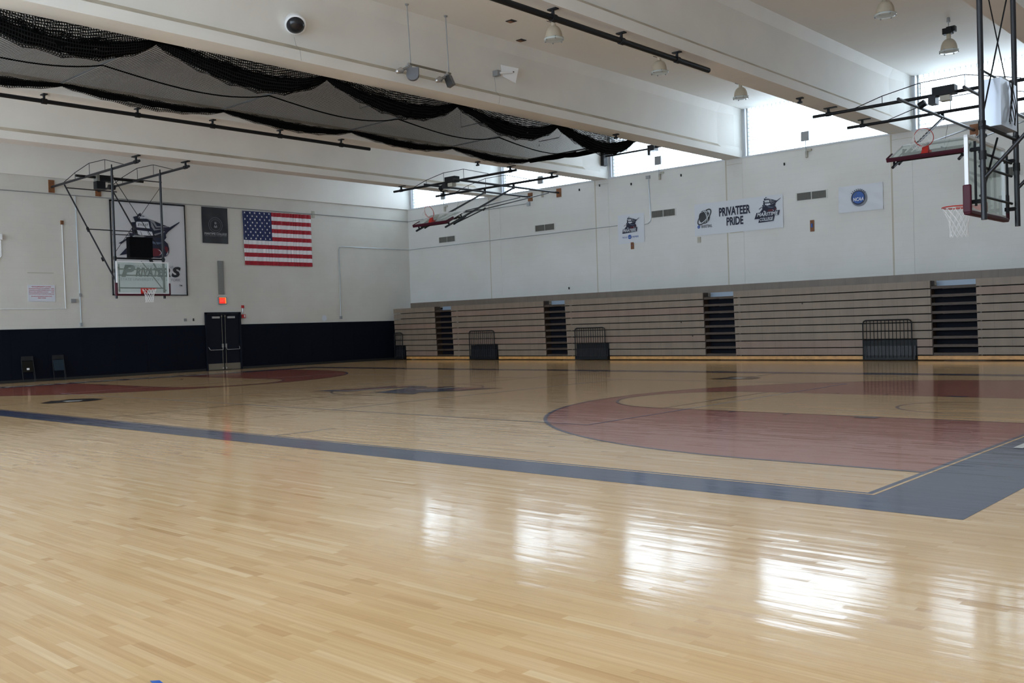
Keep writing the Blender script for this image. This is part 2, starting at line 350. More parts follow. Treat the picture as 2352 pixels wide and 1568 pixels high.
rect(CX-9, CX+9, 3.12-vb, 3.12, .0034, 'ink_slate'); rect(CX-9, CX+9, 12.12, 12.12+vb, .0034, 'ink_slate')
for x in (-9, -3, 3, 9): rect(CX+x-vb/2, CX+x+vb/2, 3.12, 12.12, .0036, 'ink_slate')
for i in range(5):
    for x in (-3, 3): rect(CX+x-vb/2, CX+x+vb/2, 2.72-.36*i, 2.92-.36*i, .0014, 'court_navy')
for x in (8.53, L-8.53): rect(x-.025, x+.025, 0, 1.05, .0014, 'court_navy'); rect(x-.025, x+.025, Wd-1.05, Wd, .0014, 'court_navy')
# sponsor marks and centre emblem, traced on the floor
for mt, pts, z in (
    ('court_navy', [(12.25, 6.29), (12.51, 6.65), (12.8, 7.0), (12.91, 7.62), (12.98, 8.19), (13.37, 8.58), (13.91, 8.6), (14.15, 8.4), (13.75, 8.06), (13.74, 7.74), (13.49, 7.14), (13.44, 6.5), (12.87, 6.39)], .004),
    ('court_navy', [(14.41, 6.51), (14.18, 7.36), (13.78, 8.24), (14.47, 8.28), (14.79, 8.86), (14.88, 8.56), (14.88, 7.59), (15.2, 8.5), (16.63, 8.58), (16.39, 8.43), (16.11, 7.74), (15.58, 6.86), (15.8, 6.48), (15.19, 6.49)], .004),
    ('court_maroon', [(12.75, 6.72), (13.05, 7.5), (13.2, 8.35), (13.7, 8.4), (13.45, 7.7), (13.2, 6.9)], .0046),
    ('court_maroon', [(14.6, 8.2), (14.75, 8.5), (14.78, 7.9), (14.6, 7.3)], .0046), ('court_maroon', [(15.5, 8.4), (16.2, 8.5), (15.9, 7.8), (15.6, 7.6)], .0046),
    ('court_white', [(13.0, 6.45), (13.4, 6.9), (13.6, 7.9), (13.68, 7.9), (13.5, 6.85), (13.1, 6.42)], .0048), ('court_white', [(14.75, 7.5), (15.1, 8.35), (15.16, 8.33), (14.83, 7.45)], .0048),
    ('court_black', [(8.83, 1.19), (8.2, 1.7), (8.34, 1.76), (8.22, 2.05), (8.15, 2.25), (8.51, 2.55), (9.05, 2.59), (9.36, 2.26), (9.44, 1.96), (9.24, 1.62), (9.14, 1.25)], .004),
    ('court_white', [(8.73, 1.73), (8.63, 1.91), (8.89, 2.15), (9.15, 1.93), (9.05, 1.7)], .0046),
    ('court_black', [(19.52, 12.84), (19.72, 13.27), (19.64, 13.68), (20.16, 13.97), (20.6, 13.47), (20.61, 13.02), (19.88, 12.72)], .004),
    ('court_white', [(19.88, 13.07), (19.93, 13.41), (20.24, 13.45), (20.26, 13.1)], .0046),
    ('ink_blue', [(27.90, -5.82), (27.96, -5.83), (28.0, -5.80), (27.93, -5.79)], .002)):
    fl.poly(pts, PF, z, mt)
put_text(fl, 'MARITIME COLLEGE', 2.9, 0, 9.4, .62, lambda a, b, o: (-.24-b, a, o), .004, 'court_white', bold=.02)
put_text(fl, 'MARITIME COLLEGE', -12.3, 0, 9.0, .55, lambda a, b, o: (L+.22+b, -a, o), .004, 'court_white', bold=.02)
struct(fl.build('floor'))

# ------------------------------------------------------------------ walls, ceiling, beams
w = MB(); w.box(WX0-.35, WX0, WY0-.35, WY1+.35, 0, ZC, 'white_block_y')
struct(w.build('wall_left'))
w = MB(); w.box(WX1, WX1+.35, WY0-.35, WY1+.35, 0, ZC, 'white_block_y'); struct(w.build('wall_right'))
for nm, y0, y1 in (('wall_back', WY1, WY1+.35), ('wall_front', WY0-.35, WY0)):
    zb = ZB if nm == 'wall_back' else ZS
    w = MB(); w.box(WX0, WX1, y0, y1, 0, zb-.02, 'white_block_x')
    for b in BEAMS: w.box(b-.34, b+.34, y0, y1, zb-.02, ZC, 'white_block_x')
    w.box(WX1-.3, WX1, y0, y1, zb-.02, ZC, 'white_block_x'); w.box(WX0, WX0+.1, y0, y1, zb-.02, ZC, 'white_block_x')
    struct(w.build(nm))
w = MB(); w.box(WX0-.35, WX1+.35, WY0-.35, WY1+.35, ZC, ZC+.3, 'ceiling_paint'); struct(w.build('ceiling'))
prof = [(-.34, ZB), (-.34, 7.48), (-.20, 7.60), (-.20, 8.72), (-.34, ZC+.002), (.34, ZC+.002), (.20, 8.72), (.20, 7.60), (.34, 7.48), (.34, ZB)]
for i, b in enumerate(BEAMS):
    w = MB(); rings = []
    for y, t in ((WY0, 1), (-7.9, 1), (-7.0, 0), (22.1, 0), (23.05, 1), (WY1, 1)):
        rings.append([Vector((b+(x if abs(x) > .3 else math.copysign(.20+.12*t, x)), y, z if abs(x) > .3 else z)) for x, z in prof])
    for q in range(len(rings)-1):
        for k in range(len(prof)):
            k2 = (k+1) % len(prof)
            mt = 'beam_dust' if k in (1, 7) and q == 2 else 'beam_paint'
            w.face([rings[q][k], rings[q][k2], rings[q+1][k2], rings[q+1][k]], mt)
    struct(w.build('trim_%d' % (i+1)))['label'] = 'deep concrete roof beam'
w = MB(); w.box(WX0, WX0+.10, WY0, WY1, ZB, ZC, 'beam_paint'); struct(w.build('trim_6'))
w = MB(); w.box(WX1-.3, WX1, WY0, WY1, ZB, ZC, 'beam_paint'); struct(w.build('trim_7'))
# column strips with open joints on the bleacher wall
for i, b in enumerate(BEAMS):
    w = MB(); w.box(b-.29, b+.34, WY1-.012, WY1, 2.0, ZB-.02, 'white_block_x'); w.box(b-.345, b-.29, WY1-.006, WY1+.001, 2.0, ZB-.02, 'joint_beige')
    w.box(b-.345, b+.34, WY1-.014, WY1, ZB-.20, ZB-.185, 'joint_beige')
    struct(w.build('trim_%d' % (8+i)))
w = MB(); w.box(b-18.0+.34*0+.05, b-17.0+.35, WY1-.01, WY1, 4.585, 4.60, 'joint_beige')
# glass block windows between the beams; unseen front set made tall for more daylight
k = 1
_ZB = ZB
for nm, y0, s in (('back', WY1, 1), ('front', WY0, -1)):
    ZB = _ZB if s > 0 else ZS
    for x0, x1 in BAYS:
        root = bpy.data.objects.new('window_%d' % k, None); C.objects.link(root); struct(root); root.location = ((x0+x1)/2, y0, ZB); OFF[root.name] = root.location.copy(); k += 1
        ya, yb = y0+s*.10, y0+s*.20
        fr = MB(); a, b2 = min(ya, yb)-.02, max(ya, yb)+.02
        fr.box(x0, x0+.10, a, b2, ZB, ZC, 'sill_grey'); fr.box(x0+.16, x0+.22, a, b2, ZB, ZC, 'sill_grey'); fr.box(x1-.06, x1, a, b2, ZB, ZC, 'sill_grey')
        fr.box(x0, x1, min(y0-s*.02, yb), max(y0-s*.02, yb), ZB-.02, ZB+.035, 'sill_grey'); fr.build('window_frame', root)
        g = MB(); gx0, gx1 = x0+.22, x1-.06; nx = int((gx1-gx0)/.155); nz = int((ZC-ZB)/.145)
        pz = ZB+.035
        for q in range(nx+1): xx = gx0+(gx1-gx0)*q/nx; g.box(xx-.0015, xx+.0015, min(ya, yb)+.03, max(ya, yb)-.03, pz, ZC, 'mortar')
        for q in range(nx+1): xx = gx0+(gx1-gx0)*q/nx; g.box(xx-.008, xx+.008, min(ya, yb)-.02, max(ya, yb), ZC-.10, ZC, 'mortar_edge')
        for q in range(1, nz): zz = pz+(ZC-pz)*q/nz; g.box(gx0, gx0+.30, min(ya, yb)-.01, max(ya, yb), zz-.006, zz+.006, 'mortar_edge')
        for q in range(nz+1): zz = pz+(ZC-pz)*q/nz; g.box(gx0, gx1, min(ya, yb)+.03, max(ya, yb)-.03, zz-.0015, zz+.0015, 'mortar')
        g.build('mortar_grid', root)
        g = MB(); g.face([(gx0, yb, pz), (gx1, yb, pz), (gx1, yb, ZC), (gx0, yb, ZC)], 'block_glass'); g.build('glass_pane', root)

ZB = _ZB
# ------------------------------------------------------------------ flag wall: pads, door, signs
PX = WX0+.05
def pad_run(y0, y1, n):
    for i in range(n):
        a = y0+(y1-y0)*i/n; b = y0+(y1-y0)*(i+1)/n
        p = MB(); p.box(WX0+.002, PX, a+.001, b-.001, .10, 1.86, 'navy_pad'); p.box(WX0+.002, PX-.01, a, b, .0, .10, 'black_rubber')
        o = p.build('wall_pad'); tag(o, 'navy blue padded panel on the lower part of the flag wall', 'wall pad', 'navy wall pads along the flag wall')
        bv = o.modifiers.new('soft', 'BEVEL'); bv.width = .006; bv.segments = 2
pad_run(-8.5, 12.42, 17); pad_run(14.08, 23.45, 8)
# double door
D = bpy.data.objects.new('door_1', None); C.objects.link(D); struct(D); D.location = (WX0, 13.25, 0); OFF[D.name] = D.location.copy()
D['label'] = 'navy double door with push bars'
y0, y1, zt = 12.44, 14.06, 2.37
p = MB(); p.box(WX0, WX0+.09, y0, y0+.06, 0, zt, 'navy_door'); p.box(WX0, WX0+.09, y1-.06, y1, 0, zt, 'navy_door'); p.box(WX0, WX0+.09, y0, y1, zt-.06, zt, 'navy_door'); p.build('door_frame', D)
for s, ya, yb in ((-1, y0+.06, 13.245), (1, 13.255, y1-.06)):
    p = MB(); p.box(WX0, WX0+.045, ya, yb, .01, zt-.07, 'navy_door'); dl = p.build('door_leaf', D)
    mid = 13.25+s*.075
    p = MB(); p.box(WX0+.045, WX0+.052, ya+.02, yb-.02, .03, .28, 'bronze_metal'); p.build('kick_plate', dl)
    p = MB(); p.box(WX0+.045, WX0+.10, (ya+yb)/2-.17-s*.03, (ya+yb)/2+.17-s*.03, 2.12, 2.20, 'silver'); p.box(WX0+.045, WX0+.07, (ya+yb)/2-.14, (ya+yb)/2+.20, 2.235, 2.26, 'black_steel'); p.build('door_closer', dl)
    p = MB(); p.tube([(WX0+.065, mid, .05), (WX0+.065, mid, 2.26)], .009, 'bronze_metal', 8); p.box(WX0+.045, WX0+.10, mid-.03, mid+.03, .93, 1.08, 'silver'); p.box(WX0+.045, WX0+.08, mid-.02, mid+.02, .05, .12, 'silver'); p.box(WX0+.045, WX0+.08, mid-.02, mid+.02, 2.17, 2.25, 'bronze_metal'); p.build('vertical_rod', dl)
    out = ya+.05 if s < 0 else yb-.05
    p = MB(); p.tube([(WX0+.05, out, .96), (WX0+.13, out-s*.02, .86), (WX0+.14, out-s*.05, .84), (WX0+.14, mid+s*.02, .84), (WX0+.10, mid, .93)], .012, 'silver', 8); p.build('push_bar', dl)
# helpers for wall mounted art:  PL maps (along wall, height, lift off the wall)
PL = lambda a, b, o: (WX0+o, a, b)
PB = lambda a, b, o: (a, WY1-o, b)
EM = dict(
 sil=[(9.88, 6.22), (9.9, 6.1), (10.02, 6.1), (10.1, 6.0), (10.47, 5.91), (11.06, 5.72), (11.47, 5.96), (11.47, 5.92), (10.97, 5.53), (10.88, 5.42), (10.9, 5.31), (10.81, 5.2), (10.95, 5.07), (11.0, 4.88), (10.98, 4.72), (10.87, 4.58), (10.58, 4.5), (10.35, 4.51), (9.96, 4.6), (9.59, 4.83), (9.4, 4.98), (9.38, 5.14), (9.44, 5.24), (9.39, 5.43), (9.53, 5.41), (9.51, 5.58), (9.55, 5.67), (9.5, 5.83), (9.65, 5.85), (9.58, 6.04), (9.73, 6.08), (9.78, 6.15)],
 s1=[(9.68, 5.86), (10.18, 5.88), (10.23, 5.63), (9.7, 5.65)], s2=[(9.71, 5.54), (10.31, 5.51), (10.35, 5.37), (9.99, 5.3), (9.75, 5.39)], s3=[(9.77, 6.08), (10.05, 6.07), (10.09, 6.0), (9.8, 5.99)],
 g1=[(10.13, 6.0), (10.41, 5.94), (10.52, 5.74), (10.98, 5.75), (10.98, 5.72), (10.48, 5.68), (10.38, 5.83)], g2=[(10.27, 5.9), (10.35, 5.82), (10.45, 5.62), (10.86, 5.65), (10.4, 5.56), (10.29, 5.71)], g3=[(9.8, 5.32), (10.1, 5.1), (10.5, 5.02), (10.75, 5.1), (10.4, 5.12), (10.1, 5.22)],
 h=[(10.39, 5.42), (10.82, 5.55), (10.85, 5.53), (10.44, 5.37)],
 m1=[(10.0, 4.83), (10.41, 4.87), (10.62, 4.87), (10.73, 4.71), (10.58, 4.58), (10.36, 4.56), (10.14, 4.64)], m2=[(10.83, 4.98), (10.94, 4.93), (10.95, 4.77), (10.88, 4.72), (10.8, 4.87)],
 w1=[(10.51, 4.84), (10.65, 4.79), (10.72, 4.7), (10.56, 4.6), (10.66, 4.69), (10.62, 4.77)], w2=[(10.9, 4.7), (10.95, 4.8), (10.93, 4.68), (10.84, 4.6)],
 l1=[(8.97, 5.01), (9.38, 5.26), (9.36, 5.19), (9.08, 4.99)], l2=[(8.99, 4.56), (9.4, 4.98), (9.59, 4.83), (9.47, 4.64)],
 k1=[(9.77, 5.81), (9.83, 5.81), (9.80, 5.70), (9.76, 5.70)], k2=[(9.86, 5.80), (9.90, 5.80), (9.90, 5.72), (9.86, 5.72)], k7=[(9.94, 5.82), (10.01, 5.81), (9.98, 5.70), (9.94, 5.71)], k8=[(10.04, 5.80), (10.08, 5.80), (10.09, 5.71), (10.05, 5.71)], k9=[(10.11, 5.82), (10.16, 5.82), (10.16, 5.77), (10.12, 5.70)],
 k3=[(9.84, 5.5), (9.87, 5.5), (9.92, 5.36), (9.88, 5.36)], k4=[(10.1, 5.5), (10.13, 5.5), (10.22, 5.36), (10.18, 5.36)],
 k5=[(9.83, 6.04), (10.02, 6.03), (10.03, 6.015), (9.83, 6.02)], k6=[(9.55, 5.35), (9.68, 5.42), (9.66, 5.2), (9.58, 5.22)])
EMC = dict(sil='ink_navy', s1='banner_white', s2='banner_white', s3='banner_white', g1='ink_grey', g2='ink_grey', g3='ink_slate', h='ink_grey', m1='ink_maroon', m2='ink_maroon', w1='banner_white', w2='banner_white', l1='ink_navy', l2='ink_navy', k1='ink_grey', k2='ink_grey', k7='ink_grey', k8='ink_grey', k9='ink_grey', k3='ink_grey', k4='ink_grey', k5='ink_grey', k6='ink_slate')
def emblem(mb, cx, cz, sc, P, o0, slate=False):
    for kk, pts in EM.items():
        z = o0 if kk in ('sil', 'l1', 'l2') else o0+.004 if kk[0] not in 'wk' else o0+.006
        mt = EMC[kk]
        mb.poly([(cx+(a-10.2)*sc, cz+(b-5.3)*sc) for a, b in pts], P, z, mt)
def cloth(mb, a0, a1, b0, b1, P, mt, amp=.006, freq=9, o0=.012, nx=40, nz=12, fan=0):
    g = lambda u, v: o0+amp*(math.sin(freq*(u*1.7+v*fan)*2)+.6*math.sin(freq*(u*3.1-v*fan*.7)+1.3))*(1 if fan == 0 else (.3+v*0+abs(u-.5)))
    for i in range(nx):
        for j in range(nz):
            q = [(i/nx, j/nz), ((i+1)/nx, j/nz), ((i+1)/nx, (j+1)/nz), (i/nx, (j+1)/nz)]
            mb.face([P(a0+(a1-a0)*u, b0+(b1-b0)*v, g(u, v)) for u, v in q], mt)
# big ship banner
t = thing('hanging_banner', 'big white banner with navy sailing ship emblem and PRIVATEERS lettering', 'banner', (WX0, 10.2, 3.07))
p = MB(); cloth(p, 8.71, 11.71, 3.08, 6.6, PL, 'banner_grey_white', .012, 5, .03, fan=.5); p.build('banner_cloth', t, smooth=True)
p = MB()
for a0, a1, b0, b1 in ((8.69, 8.73, 3.06, 6.62), (11.69, 11.73, 3.06, 6.62), (8.69, 11.73, 3.05, 3.085), (8.69, 11.73, 6.58, 6.64)): p.box(WX0+.01, WX0+.06, a0, a1, b0, b1, 'ink_black')
p.build('banner_frame', t)
p = MB(); emblem(p, 10.2, 5.3, 1, PL, .062); p.build('ship_emblem', t)
lines(t, [('P', 9.04, 3.75, .55, .46, .048, 'ink_black', .25, .05), ('RIVATEER', 9.60, 3.77, 1.42, .35, .048, 'ink_black', .25, .045), ('S', 11.06, 3.76, .40, .42, .048, 'ink_black', .2, .05),
  ('MARITIME COLLEGE', 9.5, 4.12, 1.66, .09, .048, 'ink_grey', .2, 0), ('STATE UNIVERSITY OF NEW YORK', 9.0, 3.61, 2.43, .10, .048, 'ink_grey', .2, 0), ('TM', 11.38, 3.41, .12, .065, .048, 'ink_navy', 0, .01)], PL)
# black seal banner
t = thing('seal_banner', 'black hanging banner with round seal between ship banner and flag', 'banner', (WX0, 13.04, 5.17))
p = MB(); cloth(p, 12.46, 13.635, 5.18, 6.64, PL, 'banner_black', .012, 3.2, .03, fan=1.2); p.build('banner_cloth', t, smooth=True)
p = MB()
for i in range(40):
    a0, a1 = 2*PI*i/40, 2*PI*(i+1)/40
    for r0, r1 in ((.30, .31), (.225, .232)): p.face([PL(13.05+r*math.cos(a), 5.92+r*math.sin(a), .063) for r, a in ((r0, a0), (r1, a0), (r1, a1), (r0, a1))], 'ink_grey')
p.poly([(12.97, 5.83), (13.0, 5.93), (13.05, 5.86), (13.1, 5.93), (13.13, 5.83), (13.05, 5.8)], PL, .063, 'ink_grey'); p.poly(disc(13.05, 6.0, .05), PL, .063, 'ink_grey'); p.build('round_seal', t)
lines(t, [('MARITIME COLLEGE', 12.55, 5.52, 1.0, .085, .063, 'banner_grey_white', 0, 0), ('STATE UNIVERSITY OF NEW YORK', 12.55, 5.45, 1.0, .05, .063, 'ink_grey', 0, 0)], PL)
# flag of the United States
def flag():
    p = MB(); a0, a1, b0, b1 = 14.32, 17.80, 4.34, 6.60
    nx = 220; us = [i/nx for i in range(nx+1)]; cu = .405
    top = lambda u: b1+.03*u; left = lambda v: .035*v
    def pos(u, v, o=0):
        y = a0+(a1-a0)*u-left(v)*(1-u)*0; z = b0+(top(u)-b0)*v
        wv = .020*math.sin(u*120+math.sin(u*17)*2)*(.55+.45*u)+.012*math.sin(u*47+v*2)
        return PL(y+.06*(1-v)*(1-u), z, .035+wv+o)
    for i in range(nx):
        for s in range(13):
            u0, u1 = us[i], us[i+1]; v0, v1 = s/13, (s+1)/13
            mt = 'flag_red' if s % 2 == 0 else 'flag_white'
            if s >= 6 and (u0+u1)/2 < cu: mt = 'flag_blue'
            p.face([pos(u0, v0), pos(u1, v0), pos(u1, v1), pos(u0, v1)], mt)
    for r in range(9):
        n = 6 if r % 2 == 0 else 5
        for c in range(n):
            u = cu*((c+.5+(0 if n == 6 else .5))/6); v = 6/13+(7/13)*(r+.55)/9.1; ctr = Vector(pos(u, v, .004))
            pts = []
            for q in range(10):
                rr = .052 if q % 2 == 0 else .021; an = PI/2+q*PI/5; pts.append((ctr.x+.003, ctr.y+rr*math.cos(an), ctr.z+rr*math.sin(an)))
            p.face(pts, 'flag_white')
    return p.build('american_flag')
tag(flag(), 'large American flag hanging on the white block wall', 'flag')
# conduits on the flag wall
p = MB(); p.tube([(WX0+.03, WY0, 6.68), (WX0+.03, WY1-.03, 6.68)], .016, 'grey_metal', 8)
tag(p.build('horizontal_conduit'), 'long thin grey conduit the banners hang from', 'conduit')
p = MB(); p.box(WX0, WX0+.04, 17.86, 17.99, 6.52, 6.82, 'plate_beige'); tag(p.build('wall_bracket'), 'small beige bracket plate at the top right of the flag', 'bracket')
t = thing('vertical_conduit', 'silver vertical conduit left of the ship banner', 'conduit', (WX0, 7.47, 2))
p = MB(); p.tube([(WX0+.03, 7.43, 6.66), (WX0+.03, 7.48, 2.0)], .018, 'galvanised', 8); p.build('pipe', t)
p = MB(); p.box(WX0, WX0+.07, 7.43, 7.53, 1.92, 2.05, 'galvanised'); p.build('outlet_box', t); p = MB(); p.box(WX0, WX0+.06, 7.45, 7.53, 3.00, 3.12, 'grey_metal'); p.build('outlet_box', t)
p = MB(); p.box(WX0, WX0+.06, 7.15, 7.32, 2.78, 2.92, 'grey_metal'); tag(p.build('junction_box'), 'small grey box left of the silver conduit', 'junction box')
p = MB(); p.tube([(WX0+.02, 4.2, 2.57), (WX0+.02, 6.94, 2.57)], .012, 'white_metal', 6); p.tube([(WX0+.02, 6.95, 2.57), (WX0+.02, 6.93, 5.62)], .014, 'white_metal', 6); p.box(WX0, WX0+.05, 6.88, 6.98, 5.60, 5.74, 'wood_plate')
tag(p.build('white_conduit'), 'white corner conduit with brown box on its top end', 'conduit')
p = MB(); p.box(WX0, WX0+.12, 4.60, 4.86, 4.95, 5.15, 'white_metal'); p.tube([(WX0+.03, 4.83, 4.95), (WX0+.03, 4.83, 4.4), (WX0+.03, 4.72, 4.25)], .014, 'white_metal', 8)
tag(p.build('wall_speaker'), 'white wall box cut by the left picture edge', 'wall box')
p = MB(); p.box(WX0, WX0+.006, 5.68, 6.58, 3.83, 3.855, 'plate_beige'); tag(p.build('wall_ledge'), 'thin beige strip above the occupancy sign', 'strip')
p = MB(); p.tube([(WX0+.03, WY1-.03, 5.30), (WX0+.03, 19.42, 5.30), (WX0+.03, 19.32, 5.26), (WX0+.03, 19.28, 5.15), (WX0+.03, 19.26, 2.12)], .016, 'galvanised', 8); p.box(WX0, WX0+.06, 19.2, 19.32, 2.0, 2.13, 'grey_metal')
tag(p.build('corner_conduit'), 'silver conduit turning down right of the flag', 'conduit')
# occupancy sign
t = thing('occupancy_sign', 'white sign with red lines of writing about occupancy load', 'sign', (WX0, 6.12, 2.83))
p = MB(); p.box(WX0, WX0+.012, 5.67, 6.60, 2.83, 3.41, 'sign_white'); p.build('sign_board', t)
for s, a, wd, zz, hh in (('OCCUPANCY LOAD', 5.80, .66, 3.33, .040), ('STANDING SPACE, NO SEATING - 2688', 5.70, .86, 3.265, .032), ('CONCENTRATED (CHAIRS ONLY) 1,920', 5.70, .86, 3.205, .032), ('BLEACHER SEATING COUNT     1,200', 5.70, .86, 3.145, .032), ('UNCONCENTRATED (TABLES & CHAIRS) 896', 5.70, .86, 3.075, .032), ('IN ACCORDANCE WITH NYS', 5.78, .70, 2.995, .032), ('FIRE CODE', 6.0, .27, 2.935, .032)):
    lines(t, [(s, a, zz, wd, hh, .016, 'ink_red', 0, .02)], PL)
# vent above door and exit sign, fire alarm, switches
p = MB(); p.box(WX0, WX0+.05, 13.10, 13.36, 3.10, 4.47, 'vent_grey')
for z in [3.14+.03*i for i in range(44)]: p.box(WX0+.05, WX0+.054, 13.12, 13.34, z, z+.012, 'grey_metal')
tag(p.build('tall_vent'), 'tall narrow grey vent above the exit sign', 'vent')
t = thing('exit_sign', 'lit red EXIT sign above the navy double door', 'exit sign', (WX0, 13.25, 2.70))
p = MB(); p.box(WX0, WX0+.06, 13.06, 13.43, 2.69, 2.99, 'grey_metal'); p.build('housing', t)
p = MB(); p.face([PL(13.10, 2.73, .064), PL(13.37, 2.73, .064), PL(13.37, 2.95, .064), PL(13.10, 2.95, .064)], 'exit_red')
p.face([PL(13.37, 2.73, .064), PL(13.41, 2.73, .064), PL(13.41, 2.95, .064), PL(13.37, 2.95, .064)], 'exit_amber'); p.face([PL(13.10, 2.945, .064), PL(13.40, 2.945, .064), PL(13.40, 2.965, .064), PL(13.10, 2.965, .064)], 'exit_amber'); p.build('lit_panel', t)
p = MB(); put_text(p, 'EXIT', 13.13, 2.78, .22, .12, PL, .067, 'exit_letter', 0, .02); p.build('lettering', t)
t = thing('fire_alarm', 'small red fire alarm boxes right of the double door', 'fire alarm', (WX0, 14.2, 2.1))
p = MB(); p.box(WX0, WX0+.05, 14.13, 14.31, 2.12, 2.27, 'red_box'); p.build('pull_station', t)
p = MB(); p.box(WX0, WX0+.055, 14.23, 14.28, 2.15, 2.25, 'white_metal'); p.build('strobe', t)
p = MB(); p.box(WX0, WX0+.05, 14.14, 14.25, 2.53, 2.65, 'red_box'); p.build('horn', t)
p = MB(); p.tube([(WX0+.02, 14.2, 2.27), (WX0+.02, 14.2, 2.53)], .012, 'galvanised', 6); p.build('pipe', t)
for y, w_, m_, lb in ((11.60, .11, 'grey_metal', 'small grey switch plate left of the door, farther from it'), (11.95, .05, 'slot_dark', 'tiny dark switch just left of the double door')):
    p = MB(); p.box(WX0, WX0+.02, y-w_/2, y+w_/2, 2.03, 2.14, m_); tag(p.build('wall_switch'), lb, 'switch')
p = MB(); p.tube([(WX0+.005, 18.35, 2.05), (WX0+.02, 18.35, 2.05)], .13, 'sign_white', 20); tag(p.build('wall_cover'), 'faint round white cover plate low right of the flag', 'cover plate')

# ------------------------------------------------------------------ folded chairs leaning on the pads
def chair(y, label, seatmat, note):
    t = thing('folding_chair', label, 'chair', (PX+.3, y, 0))
    x0 = PX+.22; lean = -.18
    X = lambda z: x0+lean*z/.9+.02
    for s in (-1, 1):
        p = MB(); p.tube([(x0+.03, y+s*.21, .012), (X(.88)+.02, y+s*.195, .80), (X(.9)+.01, y+s*.17, .9)], .012, 'chair_frame', 8); p.build('leg', t)
        p = MB(); p.tube([(x0-.03, y+s*.19, .012), (X(.5)-.01, y+s*.18, .5)], .011, 'chair_frame', 8); p.build('leg', t)
    p = MB()
    for i in range(8):
        a, b = y-.20+.4*i/8, y-.20+.4*(i+1)/8; c = lambda yy: .03*(1-((yy-y)/.2)**2)
        q = [(X(.78)-c(a)+.02, a, .76), (X(.78)-c(b)+.02, b, .76), (X(.88)-c(b)+.02, b, .91), (X(.88)-c(a)+.02, a, .91)]
        p.face(q, 'chair_frame'); p.face([(u+.012, v, w_) for u, v, w_ in q][::-1], 'chair_frame')
    p.build('backrest', t, smooth=True)
    p = MB(); n = 6
    a = [(X(.36)+.035, y-.17, .36), (X(.36)+.035, y+.17, .36), (X(.74)+.02, y+.185, .74), (X(.74)+.02, y-.185, .74)]
    p.face(a, seatmat); p.face([(u-.02, v, w_) for u, v, w_ in a][::-1], seatmat)
    for i in range(4): p.face([a[i], a[(i+1) % 4], (a[(i+1) % 4][0]-.02, *a[(i+1) % 4][1:]), (a[i][0]-.02, *a[i][1:])], seatmat)
    st = p.build('seat', t)
    if note: p = MB(); p.face([(X(.45)+.038, y-.055, .40), (X(.45)+.038, y+.035, .40), (X(.5)+.040, y+.035, .50), (X(.5)+.040, y-.055, .50)], 'paper'); p.build('paper_label', st)
    return t
chair(5.50, 'folded dark metal chair with a white paper label on its seat', 'chair_brown', True)
chair(6.55, 'folded dark metal chair with a blue padded seat against the navy wall', 'chair_blue', False)

# ------------------------------------------------------------------ bleacher wall: banners, vents, fittings
t = thing('member_banner', 'small white banner with ship emblem and PROUD MEMBER under it', 'banner', (9.83, WY1, 4.57))
p = MB(); cloth(p, 9.20, 10.46, 4.57, 5.72, PB, 'banner_white', .004, 4, .02, fan=.6); p.build('banner_cloth', t, smooth=True)
p = MB(); emblem(p, 9.86, 5.35, .30, PB, .036); p.build('ship_emblem', t)
p = MB(); p.poly([(9.42, 4.97), (10.12, 5.01), (10.15, 5.18), (9.45, 5.15)], PB, .040, 'ink_navy'); put_text(p, 'PRIVATEERS', 9.46, 5.02, .63, .12, PB, .044, 'banner_white', .2, .02)
p.poly(disc(9.77, 4.82, .085), PB, .040, 'ink_blue'); put_text(p, 'NCAA', 9.71, 4.79, .12, .045, PB, .044, 'banner_white', .2)
put_text(p, 'PROUD', 9.42, 4.78, .22, .065, PB, .040, 'ink_blue'); put_text(p, 'MEMBER', 9.90, 4.78, .30, .065, PB, .040, 'ink_blue'); p.build('lettering', t)
t = thing('pride_banner', 'long white PRIVATEER PRIDE banner on the bleacher wall', 'banner', (14.5, WY1, 4.59))
p = MB(); cloth(p, 12.74, 16.31, 4.60, 5.77, PB, 'banner_white', .005, 4, .026, fan=.8); p.build('banner_cloth', t, smooth=True)
p = MB(); emblem(p, 15.80, 5.42, .34, PB, .044)
p.poly([(15.21, 4.98), (15.30, 5.20), (16.2, 5.22), (16.15, 5.05), (16.0, 5.05), (15.95, 4.86), (15.36, 4.84), (15.40, 4.98)], PB, .049, 'ink_navy'); put_text(p, 'MARITIME', 15.32, 5.06, .82, .13, PB, .053, 'banner_white', .2, .02); put_text(p, 'COLLEGE', 15.42, 4.89, .52, .12, PB, .053, 'banner_white', .2, .02); p.build('ship_emblem', t)
p = MB(); p.poly(disc(13.17, 5.27, .235, .25), PB, .046, 'ink_black')
def stroke(mb, pts, wd, P, o, mt):
    for i in range(len(pts)-1):
        (a, b), (c, d) = pts[i], pts[i+1]; l = math.hypot(c-a, d-b) or 1; nx, ny = -(d-b)/l*wd/2, (c-a)/l*wd/2
        mb.poly([(a-nx, b-ny), (c-nx, d-ny), (c+nx, d+ny), (a+nx, b+ny)], P, o, mt)
def ell(cx, cy, rx, ry, rot, a0, a1, n=26):
    return [(cx+rx*math.cos(t)*math.cos(rot)-ry*math.sin(t)*math.sin(rot), cy+rx*math.cos(t)*math.sin(rot)+ry*math.sin(t)*math.cos(rot)) for t in [a0+(a1-a0)*i/n for i in range(n+1)]]
stroke(p, ell(13.17, 5.27, .36, .15, .75, 0, 2*PI), .045, PB, .049, 'ink_black'); stroke(p, ell(13.17, 5.27, .31, .12, .75, PI*.95, 2.02*PI), .028, PB, .052, 'banner_white')
